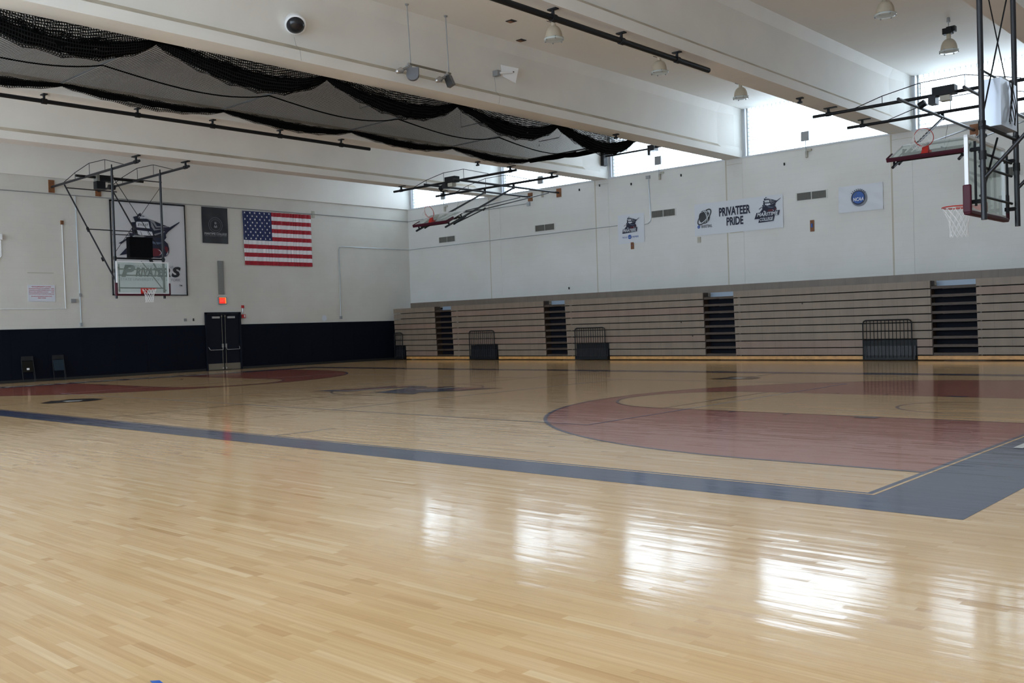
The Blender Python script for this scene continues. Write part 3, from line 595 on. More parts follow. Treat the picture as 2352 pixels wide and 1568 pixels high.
stroke(p, ell(13.05, 5.30, .2, .28, .5, -PI*.5, PI*.4), .018, PB, .052, 'banner_white'); stroke(p, ell(13.24, 5.28, .06, .24, .2, -PI*.5, PI*.5), .018, PB, .052, 'banner_white'); stroke(p, ell(13.12, 5.38, .2, .09, .2, 0, PI), .016, PB, .052, 'banner_white')
p.build('basketball_emblem', t)
lines(t, [('PRIVATEER', 13.79, 5.22, 1.27, .32, .046, 'ink_navy', 0, .03), ('PRIDE', 14.09, 4.86, .68, .30, .046, 'ink_navy', 0, .03), ('BASKETBALL', 13.04, 4.87, .45, .11, .046, 'ink_black', 0, .01)], PB)
p = MB(); p.poly(disc(12.92, 4.92, .06), PB, .046, 'ink_blue'); put_text(p, 'NCAA', 12.88, 4.905, .08, .03, PB, .05, 'banner_white', .2); p.build('league_badge', t)
t = thing('league_flag', 'white flag with a round blue seal right of the wide vent', 'flag', (19.06, WY1, 4.88))
p = MB(); cloth(p, 18.32, 19.81, 4.88, 5.75, PB, 'banner_white', .010, 4, .03, fan=1.6, nx=60, nz=20); p.build('flag_cloth', t, smooth=True)
p = MB(); p.poly(disc(19.03, 5.31, .27), PB, .062, 'ink_grey'); p.poly(disc(19.01, 5.33, .245), PB, .065, 'ink_slate'); p.poly(disc(19.01, 5.33, .225), PB, .068, 'ink_navy'); p.poly(disc(19.01, 5.335, .20), PB, .071, 'ink_blue')
p.poly([(18.85, 5.38), (18.93, 5.48), (19.0, 5.5), (18.93, 5.43), (18.88, 5.36)], PB, .073, 'ink_slate'); put_text(p, 'NCAA', 18.83, 5.22, .36, .12, PB, .075, 'banner_white', .2, .03)
for i in range(9):
    a = PI*(.80-.6*i/8); c, s = math.cos(a), math.sin(a); p.poly([(19.01+r*c+q*s*.012, 5.33+r*s-q*c*.012) for r, q in ((.25, -1), (.25, 1), (.295, 1), (.295, -1))], PB, .064, 'ink_navy')
p.build('round_seal', t)
vl = ['farthest left', 'second from the left corner', 'between small ship banner and long banner', 'between the long banner and the round-seal flag', 'behind the near basketball hoop']
for i, vx in enumerate((-1.21, 4.82, 10.81, 16.82, 22.82)):
    t = thing('wall_vent', 'grey double grille wall vent, '+vl[i], 'vent', (vx+.54, WY1, 5.47), 'paired grille vents on the bleacher wall')
    p = MB(); p.box(vx-.04, vx+1.12, WY1-.012, WY1, 5.445, 5.745, 'plate_light'); p.build('vent_frame', t)
    for k in (0, 1):
        a = vx+.02+.54*k; p = MB(); p.box(a, a+.50, WY1-.016, WY1-.01, 5.47, 5.72, 'slot_dark')
        for q in range(21): p.box(a+q*.0245, a+q*.0245+.011, WY1-.03, WY1-.014, 5.47, 5.72, 'vent_grey')
        p.build('grille', t)
for x, z0, z1, lb in ((9.87, 4.33, 4.60, 'small brown wood plate under the small ship banner'), (17.36, 4.36, 4.75, 'brown wood plate below the wide vent')):
    p = MB(); p.box(x-.07, x+.07, WY1-.03, WY1, z0, z1, 'wood_plate'); p.box(x-.03, x+.03, WY1-.05, WY1-.03, z0+.14, z1-.12, 'ink_blue'); tag(p.build('wood_plate'), lb, 'mounting plate')
p = MB(); p.box(12.84, 12.97, WY1-.04, WY1, 4.34, 4.55, 'plate_beige'); tag(p.build('outlet_plate'), 'beige box under the left end of the long banner', 'outlet box')
p = MB(); p.box(14.19, 14.74, WY1-.016, WY1, 4.575, 4.60, 'joint_beige'); struct(p.build('trim_13'))
p = MB(); p.tube([(WX0+.03, WY1-.03, 5.30), (9.17, WY1-.03, 5.32)], .016, 'galvanised', 8); p.tube([(10.49, WY1-.03, 5.25), (10.65, WY1-.03, 5.27), (10.76, WY1-.03, 5.36), (10.78, WY1-.03, 5.5), (10.72, WY1-.03, 7.05)], .016, 'galvanised', 8); p.box(10.62, 10.80, WY1-.06, WY1, 7.0, 7.12, 'grey_metal')
tag(p.build('wall_conduit'), 'thin grey conduit running along the bleacher wall behind the small banner', 'conduit')
p = MB(); p.tube([(WX0+.03, WY1-.03, 6.68), (-.6, WY1-.03, 6.70), (4.55, WY1-.03, 6.72)], .014, 'grey_metal', 8); p.box(4.42, 4.58, WY1-.08, WY1, 6.60, 6.77, 'galvanised')
tag(p.build('upper_conduit'), 'thin conduit with silver end box under the folded far hoop', 'conduit')
fl_lb = ['in the window nearest the corner', 'in the second window from the corner', 'in the third window from the corner', 'in the fourth window, right of the large beam']
for i, x in enumerate((-.72, 5.30, 11.26, 17.24)):
    t = thing('panel_antenna', 'small square grey panel on a pole '+fl_lb[i], 'panel', (x, WY1-.1, 6.95), 'square panels in front of the windows')
    p = MB(); p.box(x-.14, x+.14, WY1-.16, WY1-.10, 7.46, 7.78, 'grey_metal'); p.build('panel', t)
    p = MB(); p.tube([(x, WY1-.09, 7.0), (x, WY1-.09, 7.5)], .012, 'grey_metal', 6); p.box(x-.035, x+.035, WY1-.09, WY1, 6.9, 7.12, 'plate_beige'); p.box(x+.03, x+.17, WY1-.07, WY1, 7.11, 7.18, 'plate_beige'); p.build('pole', t)
for x, z in ((8.35, 6.98), (9.9, 6.85), (16.4, 6.75), (7.3, 6.93), (12.2, 6.9), (6.6, 2.9)):
    p = MB(); p.box(x-.02, x+.02, WY1-.05, WY1, z, z+.09, 'slot_dark'); tag(p.build('wall_hook'), 'tiny dark hook on the bleacher wall', 'hook', 'tiny dark hooks on the bleacher wall')

# ------------------------------------------------------------------ bleachers, folded shut
YF = 22.10; RH = .2515; Z0 = .155
def rowy(k): return YF+.012*(8-k)
SECT = [(-3.0, -.16), (.93, 6.37), (7.50, 13.85), (15.07, 21.70), (23.0, 31.4)]
NAM = ['shortest folded bleacher section, in the far corner', 'second folded wooden bleacher section from the corner', 'middle folded wooden bleacher section with railing at its left end', 'wide folded bleacher section with railing near its right end', 'folded bleacher section at the right picture edge']
RAILS = [(-2.98, -2.28), (2.03, 3.68), (7.97, 9.60), (19.60, 21.26)]
random.seed(3)
pink = {(0, 0), (0, 5), (1, 2), (1, 4), (1, 7), (2, 7-1), (2, 2), (3, 1), (3, 0), (4, 7)}
for si, (x0, x1) in enumerate(SECT):
    t = thing('bleacher_section', NAM[si], 'bleachers', ((x0+x1)/2, YF+.6, 0))
    for k in range(9):
        z = Z0+RH*k; parts = [(x0, x1)]
        if k < 2:
            parts = []; c = x0
            for a, b in RAILS:
                if a > x0-.1 and b < x1: 
                    if a > c+.05: parts.append((c, a))
                    c = b
            parts.append((c, x1))
        for a, b in parts:
            p = MB(); mt = 'row_pink' if (si, k) in pink or (si, k, a) in pink else 'row_beige'
            p.box(a, b, rowy(k), rowy(k)+.30, z+.028, z+RH-.004, mt); p.build('row_board', t)
    p = MB(); p.box(x0+.03, x1-.03, rowy(0)+.32, WY1-.25, .05, 2.28, 'slot_dark'); p.build('understructure', t)
    c = x0
    for a, b in RAILS+[(99, 100)]:
        if a < x0-.1: continue
        e = min(a, x1)
        if e > c+.05: p = MB(); p.box(c, e, YF+.10, YF+.30, .035, .145, 'foot_wood'); p.build('foot_board', t)
        c = max(c, b)
        if a > x1: break
AIS = [(-.16, .93), (6.37, 7.50), (13.85, 15.07), (21.70, 23.0)]
AN = ['in the far corner section', 'second from the corner', 'third from the corner, in the middle', 'nearest the right picture edge']
for ai, (a, b) in enumerate(AIS):
    t = thing('aisle_steps', 'dark recessed bleacher aisle steps, '+AN[ai], 'steps', ((a+b)/2, YF+.5, 0), 'recessed aisles between the bleacher sections')
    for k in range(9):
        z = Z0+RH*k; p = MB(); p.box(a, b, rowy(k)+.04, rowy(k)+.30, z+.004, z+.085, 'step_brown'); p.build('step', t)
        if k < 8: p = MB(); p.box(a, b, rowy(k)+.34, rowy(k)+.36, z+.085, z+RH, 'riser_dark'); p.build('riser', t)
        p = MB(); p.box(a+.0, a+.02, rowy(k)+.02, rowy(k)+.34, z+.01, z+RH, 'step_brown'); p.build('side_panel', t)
    p = MB(); p.box(a+.03, b, YF+.30, YF+.50, 2.235, 2.25, 'deck_blue'); p.box(a+.03, b, YF+.50, YF+.515, 2.25, 2.42, 'deck_blue'); p.build('top_deck', t)
    p = MB(); p.box(a, b, YF+.10, YF+.30, .035, .145, 'foot_wood'); p.build('foot_board', t)
p = MB(); p.box(-2.35, 31.4, YF+.52, YF+.56, 2.37, 2.665, 'row_back')
for i in range(18): p.box(-2.3+i*1.95, -2.24+i*1.95, YF+.56, YF+.66, 2.30, 2.6, 'dark_steel')
tag(p.build('bleacher_back_board'), 'long brown back board along the top of the bleachers', 'back board')
RN = ['partly hidden in the far corner', 'left of the second aisle', 'right of the second aisle', 'nearest and largest, left of the last aisle']
for ri, (a, b) in enumerate(RAILS):
    t = thing('front_railing', 'black barred front railing, '+RN[ri], 'railing', ((a+b)/2, YF, 0), 'black railings at the foot of the bleachers')
    yy = YF-.03; zt = 1.27; rr = .10
    pts = [(a+.03, yy, .05), (a+.03, yy, zt-rr), (a+.03+rr*.3, yy, zt-rr*.3), (a+.03+rr, yy, zt), (b-.12-rr, yy, zt), (b-.12-rr*.3, yy, zt-rr*.3), (b-.12, yy, zt-rr), (b-.12, yy, .05)]
    p = MB(); p.tube(pts, .021, 'black_steel', 8); p.build('frame', t)
    n = max(5, int(round((b-a-.15)/.118)))
    for i in range(1, n):
        x = a+.03+(b-a-.15)*i/n; p = MB(); p.tube([(x, yy, .1), (x, yy, zt)], .012, 'black_steel', 6); p.build('bar', t)
    p = MB(); p.box(a, b, YF+.09, YF+.12, .03, .64, 'black_steel'); p.box(a, b-.03, YF-.02, YF+.10, .03, .16, 'black_steel'); p.box(a+.02, b-.04, YF+.04, YF+.06, .16, .46, 'dark_steel'); p.build('base_panel', t)
for i, (x, k) in enumerate(((17.6, 6), (12.9, 4), (13.35, 2), (24.95, 6))):
    p = MB(); z = Z0+RH*(k+1); y = rowy(k)
    p.tube([(x, y-.012, z-.03), (x, y+.002, z-.03)], .022 if i < 3 else .045, 'slot_dark', 10)
    tag(p.build('board_hole'), 'small dark hole in a bleacher row board', 'hole', 'dark holes in the bleacher boards')

# ------------------------------------------------------------------ pipes under the beams
def pipe(x, y1, ys, label, r):
    t = thing('suspended_pipe', label, 'pipe', (x, y1-5, 7.1))
    p = MB(); p.tube([(x, WY0+.05, 7.08), (x, y1, 7.08)], r, 'black_steel', 16); p.build('pipe', t, smooth=False)
    for y in ys:
        p = MB(); p.box(x-.10, x+.10, y-.05, y+.05, 7.225, 7.25, 'black_steel'); p.tube([(x, y, 7.235), (x, y, 7.15)], .03, 'black_steel', 8); p.tube([(x, y-.06, 7.08), (x, y+.06, 7.08)], r+.016, 'black_steel', 14); p.build('clamp', t)
pipe(8.55, 11.45, [-8.2+2.15*0, -6.5, -4.5, -2.4, -.4, 1.66, 3.95, 6.05, 8.18, 10.35], 'long black pipe hung under the second beam, left part', .05)
pipe(20.6, 11.40, [-8.2, -6.1, -4.1, -2.0, 0, 2.0, 3.9, 5.93, 8.06, 10.1], 'long black pipe hung under the large beam at the top', .058)
for x, y, lb in ((8.35, 16.46, 'small black beam clamp past the end of the left pipe'), (14.40, 16.37, 'small black beam clamp under the middle beam near the net end'), (20.45, 16.30, 'small black beam clamp under the right beam above the window')):
    p = MB(); p.box(x-.09, x+.09, y-.05, y+.05, 7.215, 7.25, 'black_steel'); p.tube([(x, y, 7.22), (x, y, 7.15)], .035, 'black_steel', 8); p.box(x-.06, x+.06, y-.03, y+.03, 7.10, 7.15, 'black_steel'); tag(p.build('beam_clamp'), lb, 'clamp')

# ------------------------------------------------------------------ raised batting cage net between the beams
NY = [-6.6, -2.43, 1.72, 5.88, 10.07, 14.2, 18.05]; NX0, NX1, NZ = 9.42, 13.86, 7.34
t = thing('batting_cage_net', 'black batting cage net gathered up between two ceiling beams', 'net', (11.6, 8, 7.3))
sagf = lambda u: .13+.10*u+.16*u*u
def nz(u, s, base=NZ): return base-sagf(u)*4*s*(1-s)*(1+.7*(s-.5))
for i in range(len(NY)-1):
    y0, y1 = NY[i], NY[i+1]; p = MB(); nu, ns = 10, 18
    P = lambda u, s: (NX0+(NX1-NX0)*u, y0+(y1-y0)*s, nz(u, s)); U = lambda u, s: ((NX1-NX0)*u, y0+(y1-y0)*s)
    for a in range(nu):
        for b in range(ns):
            q = [(a/nu, b/ns), ((a+1)/nu, b/ns), ((a+1)/nu, (b+1)/ns), (a/nu, (b+1)/ns)]
            p.face([P(*c) for c in q], 'cage_net', [U(*c) for c in q])
    p.build('net_panel', t, smooth=True)
    p = MB(); nv = 6          # loose outer skirt rising beside the beam
    for a in range(nv):
        for b in range(ns):
            q = [(a/nv, b/ns), ((a+1)/nv, b/ns), ((a+1)/nv, (b+1)/ns), (a/nv, (b+1)/ns)]
            SK = lambda v, s: (NX1+.12*v+.02*math.sin(s*23+v*4), y0+(y1-y0)*s, nz(1, s)*(1-v)+(NZ+.42)*v+.015*math.sin(s*31+v*9))
            p.face([SK(*c) for c in q], 'cage_net_open', [(c[0]*.75+.3*math.sin(c[1]*3), y0+(y1-y0)*c[1]) for c in q])
    SK2 = lambda v, s: (NX1+.02+.12*v+.02*math.sin(s*19-v*4), y0+(y1-y0)*s, nz(1, s)*(1-v)+(NZ+.40)*v-.03)
    for a in range(nv):
        for b in range(ns):
            q = [(a/nv, b/ns), ((a+1)/nv, b/ns), ((a+1)/nv, (b+1)/ns), (a/nv, (b+1)/ns)]
            p.face([SK2(*c) for c in q], 'cage_net_open', [(c[0]*.8+.2*math.sin(c[1]*5)+.02, y0+(y1-y0)*c[1]*1.06+.4*c[0]) for c in q])
    p.build('net_skirt', t, smooth=True)
    for u, r, nm in ((0, .07, 'edge_bunch'), (1, .125, 'edge_bunch')):
        p = MB(); rnd = random.Random(i*3+int(u)); n = 40
        for strand in range(5):
            ph = rnd.uniform(0, 6); pts = []; rs = []
            for k in range(n+1):
                s = k/n; sp = r*.75*math.sin(PI*s)**.5+.004
                pts.append((NX0+(NX1-NX0)*u+sp*math.cos(ph+strand*1.26+s*3)*.8, y0+(y1-y0)*s, nz(u, s)-.03+sp*math.sin(ph+strand*1.26+s*3+.4*math.sin(s*20))))
                rs.append(r*(.55+.25*rnd.random())*(.55+.45*math.sin(PI*s)))
            p.tube(pts, r, 'net_black', 7, rs=rs)
        FR = lambda v, s: (NX0+(NX1-NX0)*u+(.14 if u else .09)*math.cos(v*2*PI)*(.3+.9*math.sin(PI*s)**.6), y0+(y1-y0)*s, nz(u, s)-.04+(.19 if u else .11)*math.sin(v*2*PI)*(.3+.9*math.sin(PI*s)**.6)*(1+.15*math.sin(s*37)))
        for a in range(10):
            for b in range(ns):
                q = [(a/10, b/ns), ((a+1)/10, b/ns), ((a+1)/10, (b+1)/ns), (a/10, (b+1)/ns)]
                p.face([FR(*c) for c in q], 'cage_net_open', [(c[0]*.9, y0+(y1-y0)*c[1]) for c in q])
        p.build(nm, t)
    p = MB(); p.tube([(NX0+(NX1-NX0)*.47, y0+(y1-y0)*k/16, nz(.47, k/16)-.015) for k in range(17)], .015, 'net_black', 6); p.build('centre_rope', t)
for y in NY:
    p = MB(); p.tube([(NX0-.1, y, NZ+.02), (NX1+.1, y, NZ+.02)], .022, 'grey_metal' if y < 16 else 'black_rubber', 8); p.build('spreader_bar', t)
    if y > 0:
        p = MB(); p.tube([(9.9, y-.05, 7.9), (10.82, y-.05, 7.9)], .016, 'grey_metal', 6); p.tube([(10.82, y-.05, 7.9), (11.7, y-.05, 8.99)], .006, 'grey_metal', 5); p.tube([(9.9, y-.05, 7.9), (9.9, y-.05, 8.99)], .005, 'grey_metal', 5); p.build('pulley_arm', t)
        if y > 12: p = MB(); p.lathe([(0, .05), (.03, .02), (.035, -.03), (0, -.06)], 'white_metal', Matrix.Translation((9.92, y-.05, 7.78)), 10); p.build('cord_weight', t)
p = MB(); rnd = random.Random(5)
for st in range(8):
    ph = rnd.uniform(0, 6); p.tube([(NX0+.0+(NX1-NX0+.1)*k/30, 18.05+.06*math.cos(ph+k*.3), NZ-.03+.06*math.sin(ph+k*.33)-.18*math.sin(PI*min(1, k/30))**2*.5) for k in range(31)], .035, 'net_black', 6)
p.build('end_bunch', t)
# hoist arm with motor near the back window
t = thing('net_hoist', 'dark hoist arm with motor and black end box in front of the third window', 'hoist', (9.9, 23.2, 8.07))
p = MB(); p.tube([(8.78, 23.25, 8.09), (11.25, 23.25, 8.09)], .035, 'black_steel', 10); p.build('arm', t)
p = MB(); p.box(8.77, 8.92, 23.1, 23.35, 7.72, 8.42, 'black_steel'); p.build('end_box', t)
p = MB(); p.box(11.0, 11.3, 23.1, 23.4, 7.98, 8.2, 'dark_steel'); p.tube([(11.1, 23.05, 8.02), (11.1, 23.05, 7.8)], .06, 'dark_steel', 10); p.tube([(11.3, 23.25, 8.12), (11.55, 23.25, 8.12)], .05, 'dark_steel', 10); p.build('motor', t)

# ------------------------------------------------------------------ high bay lamps
def lamp(x, y, label):
    zb = 8.12; t = thing('high_bay_lamp', label, 'ceiling lamp', (x, y, zb), 'bell shaped high bay lamps')
    T = Matrix.Translation((x, y, zb))
    p = MB(); p.lathe([(.205, .03), (.20, .10), (.185, .18), (.15, .26), (.10, .31), (.05, .325), (0, .33)], 'lamp_cream', T, 28); p.build('shade', t, smooth=True)
    p = MB(); p.lathe([(.195, .035), (.235, .03), (.235, .0), (.20, -.01), (.12, -.02), (0, -.025)], 'lens_glass', T, 28); ln = p.build('lens', t, smooth=True)
    for k in range(6): a = k*PI/3+.3; p = MB(); p.box(x+.22*math.cos(a)-.012, x+.22*math.cos(a)+.012, y+.22*math.sin(a)-.012, y+.22*math.sin(a)+.012, zb-.03, zb+.045, 'grey_metal'); p.build('clip', ln)
    p = MB(); p.tube([(x, y, zb+.32), (x, y, zb+.45)], .055, 'lamp_cream', 14); p.build('neck', t)
    p = MB(); p.box(x-.13, x+.10, y-.09, y+.07, zb+.45, zb+.60, 'black_steel'); p.box(x-.05, x+.16, y-.03, y+.12, zb+.50, zb+.64, 'black_steel'); p.build('ballast_box', t)
    p = MB(); p.tube([(x, y, zb+.6), (x, y, 8.87)], .010, 'grey_metal', 6); p.lathe([(.04, .12), (.05, .0), (0, 0)], 'grey_metal', Matrix.Translation((x, y, 8.87)), 10); p.build('stem', t)
lamp(17.50, 9.72, 'bell shaped ceiling lamp nearest, just under the long black pipe'); lamp(17.50, 14.15, 'bell shaped ceiling lamp, middle of the three left of the large beam'); lamp(17.50, 18.55, 'bell shaped ceiling lamp nearest the window left of the large beam')
lamp(23.65, 13.9, 'ceiling lamp cut by the top picture edge in the right bay'); lamp(23.65, 18.15, 'bell lamp with black ballast box left of the near hoop posts')

# ------------------------------------------------------------------ things on the middle beam and ceiling
ax = Vector((.62, -.35, -.70)).normalized(); T = Matrix.Translation((14.80, 4.38, 8.0)) @ ax.to_track_quat('Z', 'Y').to_matrix().to_4x4()
t = thing('dome_camera', 'round white housing with black dome on the middle beam', 'security camera', (14.8, 4.4, 8.0))
p = MB(); p.lathe([(0, -.28), (.10, -.27), (.19, -.16), (.222, -.02), (.225, .02), (.222, .05), (.19, .055)], 'white_metal', T, 32); p.build('housing', t, smooth=True)
p = MB(); p.lathe([(.185, .05), (.16, .10), (.10, .14), (0, .155)], 'black_glass' if 'black_glass' in MT else 'ink_black', T, 32); p.build('dome', t, smooth=True)
MT['ink_black'].node_tree.nodes['Principled BSDF'].inputs['Roughness'].default_value = .25
p = MB(); p.tube([(14.63, 4.40, 8.02), (14.78, 4.38, 8.02)], .08, 'white_metal', 12); p.build('mount', t)
t = thing('tilted_reflector', 'white tilted square reflector panel on the middle beam', 'reflector', (14.7, 10.9, 8.1))
pts = [(14.78, 10.83, 8.30), (14.95, 11.32, 8.26), (14.92, 11.22, 7.86), (14.75, 10.90, 8.02)]
p = MB(); p.face(pts, 'white_metal'); p.face([(a-.02, b, c) for a, b, c in pts][::-1], 'white_metal')
for i in range(4): a, b = pts[i], pts[(i+1) % 4]; p.face([a, b, (b[0]-.02, b[1], b[2]), (a[0]-.02, a[1], a[2])], 'white_metal')
p.build('panel', t)
p = MB(); p.box(14.60, 14.80, 10.66, 10.78, 8.00, 8.14, 'grey_metal'); p.tube([(14.80, 10.74, 8.07), (14.95, 11.08, 8.12)], .03, 'white_metal', 8); p.lathe([(0, .02), (.03, 0), (0, -.02)], 'slot_dark', Matrix.Translation((14.98, 11.08, 8.12)), 8); p.build('arm', t)
p = MB(); p.tube([(14.63, 4.46, 7.78), (14.625, 4.50, 7.62), (14.77, 4.50, 7.48), (14.77, 4.52, 7.26)], .0035, 'grey_metal', 5); tag(p.build('cable'), 'thin dark cable running down the beam from the dome camera', 'cable')
p = MB(); p.tube([(14.63, 10.72, 7.99), (14.63, 10.76, 7.62), (14.77, 10.76, 7.47), (14.77, 10.70, 7.26)], .0035, 'grey_metal', 5); tag(p.build('cable'), 'thin dark cable running down the beam from the tilted reflector', 'cable')
t = thing('suspended_floodlights', 'two floodlights hanging from the ceiling on a pair of thin rods', 'floodlights', (15.05, 8.0, 7.7))
for y in (7.42, 8.66): p = MB(); p.tube([(15.12, y-.14, 8.995), (15.03, y, 7.66)], .013, 'grey_metal', 8); p.lathe([(.05, .0), (.03, -.03), (0, -.03)], 'grey_metal', Matrix.Translation((15.12, y-.14, 8.995)), 10); p.build('rod', t)
p = MB(); p.box(15.01, 15.05, 7.40, 8.72, 7.63, 7.67, 'bronze_metal'); p.build('cross_channel', t)
for k, (y, rot) in enumerate(((7.42, 0), (8.66, 1))):
    b = (15.05, y, 7.56)
    p = MB(); p.box(b[0]-.07, b[0]+.03, y-.12, y-.0, 7.50, 7.61, 'grey_metal'); p.tube([(b[0], y-.06, 7.60), (b[0], y-.1, 7.66)], .03, 'silver', 8); p.tube([(b[0], y-.1, 7.56), (b[0]+.02, y-.34, 7.44)], .035, 'grey_metal', 8); p.build('bracket', t)
    c0 = Vector((b[0]+.06, y-.02 if k == 0 else y-.10, 7.50)); an = R(-35 if k == 0 else -75); ux = Vector((math.cos(R(42)), math.sin(R(42)), 0)); nx = Vector((ux.y, -ux.x, 0))
    if k: ux = Vector((math.cos(R(8)), math.sin(R(8)), 0)); nx = Vector((ux.y, -ux.x, 0))
    wd, dp = (.145, .13) if k == 0 else (.10, .12)
    prof2 = [(-wd*.8, .03), (wd, .05)]+[(wd*math.cos(-q*PI/10*.95), -.12+.13*math.sin(-q*PI/10*.95)) for q in range(11)]
    if k: prof2 = [(-.10, .04), (.06, .07), (.17, -.17), (.0, -.23)]
    fr_ = [c0+ux*a+nx*dp*.5+Vector((0, 0, v)) for a, v in prof2]; bk_ = [q-nx*dp for q in fr_]
    p = MB(); p.face(fr_, 'hood_grey' if k == 0 else 'slot_dark'); p.face(bk_[::-1], 'slot_dark')
    for q in range(len(fr_)):
        q2 = (q+1) % len(fr_); p.face([fr_[q], fr_[q2], bk_[q2], bk_[q]], 'slot_dark' if (k == 0 and q in (1, 2, 3)) else 'hood_grey')
    p.build('reflector_hood', t)
    T2 = Matrix.Translation((b[0]+.02, y-.34, 7.44)) @ Vector((.1, -.9, -.35)).to_track_quat('Z', 'Y').to_matrix().to_4x4()
    p = MB(); p.lathe([(0, -.02), (.06, -.02), (.075, .0), (.05, .15), (.03, .17), (0, .17)], 'silver', T2, 16); p.build('sensor_cone', t, smooth=True)
for x, y in ((15.92, 10.0), (15.02, 11.38)):
    p = MB(); p.box(x-.10, x+.10, y-.10, y+.10, 8.985, 8.999, 'slot_dark'); p.box(x-.09, x+.03, y-.07, y+.07, 8.975, 8.986, 'wood_plate'); tag(p.build('ceiling_hole'), 'small broken square hole with rusty edge in the ceiling', 'hole', 'rusty holes in the ceiling left of the nearest lamp')

# ------------------------------------------------------------------ basketball backstops
def board_parts(t, T, netdown=None, folded=False):
    """T: board frame -> world; board frame: +x towards the court, z=0 at glass bottom"""
    hw, H = .915, 1.07
    def B(mb, x0, x1, y0, y1, z0, z1, mt): mb.box(x0, x1, y0, y1, z0, z1, mt)
    p = MB(); B(p, -.012, 0, -hw+.04, hw-.04, .03, H-.03, 'board_glass'); g = p.build('backboard', t, T=T)
    p = MB()
    for a in ((-hw, hw, H-.035, H), (-hw, hw, 0, .03), (-hw, -hw+.045, 0, H), (hw-.045, hw, 0, H)): B(p, -.045, .006, a[0], a[1], a[2], a[3], 'white_metal')
    p.build('board_edge', g, T=T)
    p = MB(); B(p, -.08, .025, -hw-.025, hw+.025, -.065, .0, 'maroon_pad')
    for s in (-1, 1): a, b = sorted((s*(hw-.02), s*(hw+.035))); B(p, -.085, .03, a, b, -.04, .36, 'maroon_pad')
    o = p.build('edge_padding', t, T=T); bv = o.modifiers.new('soft', 'BEVEL'); bv.width = .018; bv.segments = 2
    p = MB()
    for z in (.20, .62, .82): p.tube([T @ Vector((-.16, -.78, z)), T @ Vector((-.16, .78, z))], .02, 'black_steel', 8)
    for s in (-1, 1): p.tube([T @ Vector((-.10, s*.78, .06)), T @ Vector((-.10, s*.78, .98))], .018, 'black_steel', 8)
    for s in (-1, 1):
        for z in (.12, .86): p.tube([T @ Vector((-.22, s*.83, z)), T @ Vector((-.05, s*.80, z))], .03, 'black_steel', 8)
    p.tube([T @ Vector((-.2, .05, 1.1)), T @ Vector((-.17, .72, .22))], .016, 'black_steel', 6)
    B2 = MB(); p.build('mount_frame', t)
    p = MB(); B(p, .0, .02, -.11, .11, .0, .19, 'orange_red'); B(p, .02, .16, -.08, .08, .13, .15, 'orange_red')
    for s in (-1, 1): p.face([(.02, s*.08, .0), (.16, s*.07, .13), (.16, s*.07, .15), (.02, s*.08, .15)], 'orange_red')
    p.face([(.02, -.08, .0), (.02, .08, .0), (.16, .07, .13), (.16, -.07, .13)], 'orange_red')
    p.tube([(.38+.229*math.cos(2*PI*i/36), .229*math.sin(2*PI*i/36), .15) for i in range(37)], .009, 'orange_red', 8, cap=False)
    p.tube([(.38+.235*math.cos(PI*.55+PI*.9*i/12), .235*math.sin(PI*.55+PI*.9*i/12), .125) for i in range(13)], .006, 'orange_red', 6)
    rim = p.build('rim', t, T=T)
    p = MB(); n = 12
    if netdown is None:
        ring = lambda lv: [(.38+r_*math.cos(2*PI*(i+.5*(lv % 2))/n), r_*math.sin(2*PI*(i+.5*(lv % 2))/n), z_) for i in range(n) for r_, z_ in [NETP[lv]]]
        for lv in range(len(NETP)-1):
            a, b = ring(lv), ring(lv+1)
            for i in range(n):
                j = i if lv % 2 == 0 else (i+1) % n; j2 = (i-1) % n if lv % 2 == 0 else i
                p.tube([a[i], b[j]], .0042, 'white_cord', 4, cap=False); p.tube([a[i], b[j2]], .0042, 'white_cord', 4, cap=False)
        p.build('net', rim, T=T)
    else:
        top = [T @ Vector((.38+.229*math.cos(2*PI*i/n), .229*math.sin(2*PI*i/n), .15)) for i in range(n)]; c = sum(top, Vector())/n
        for lv in range(4):
            for i in range(n):
                f0, f1 = 1-.12*lv, 1-.12*(lv+1)
                q = lambda i_, f, l: c+(top[i_ % n]-c)*f+Vector(netdown)*.09*l
                p.tube([q(i, f0, lv), q(i+1, f1, lv+1)], .003, 'white_cord', 4, cap=False); p.tube([q(i+1, f0, lv), q(i, f1, lv+1)], .003, 'white_cord', 4, cap=False)
        p.build('net', rim)
NETP = [(.225, .14), (.19, .06), (.155, -.02), (.135, -.10), (.125, -.18), (.125, -.25), (.13, -.30)]
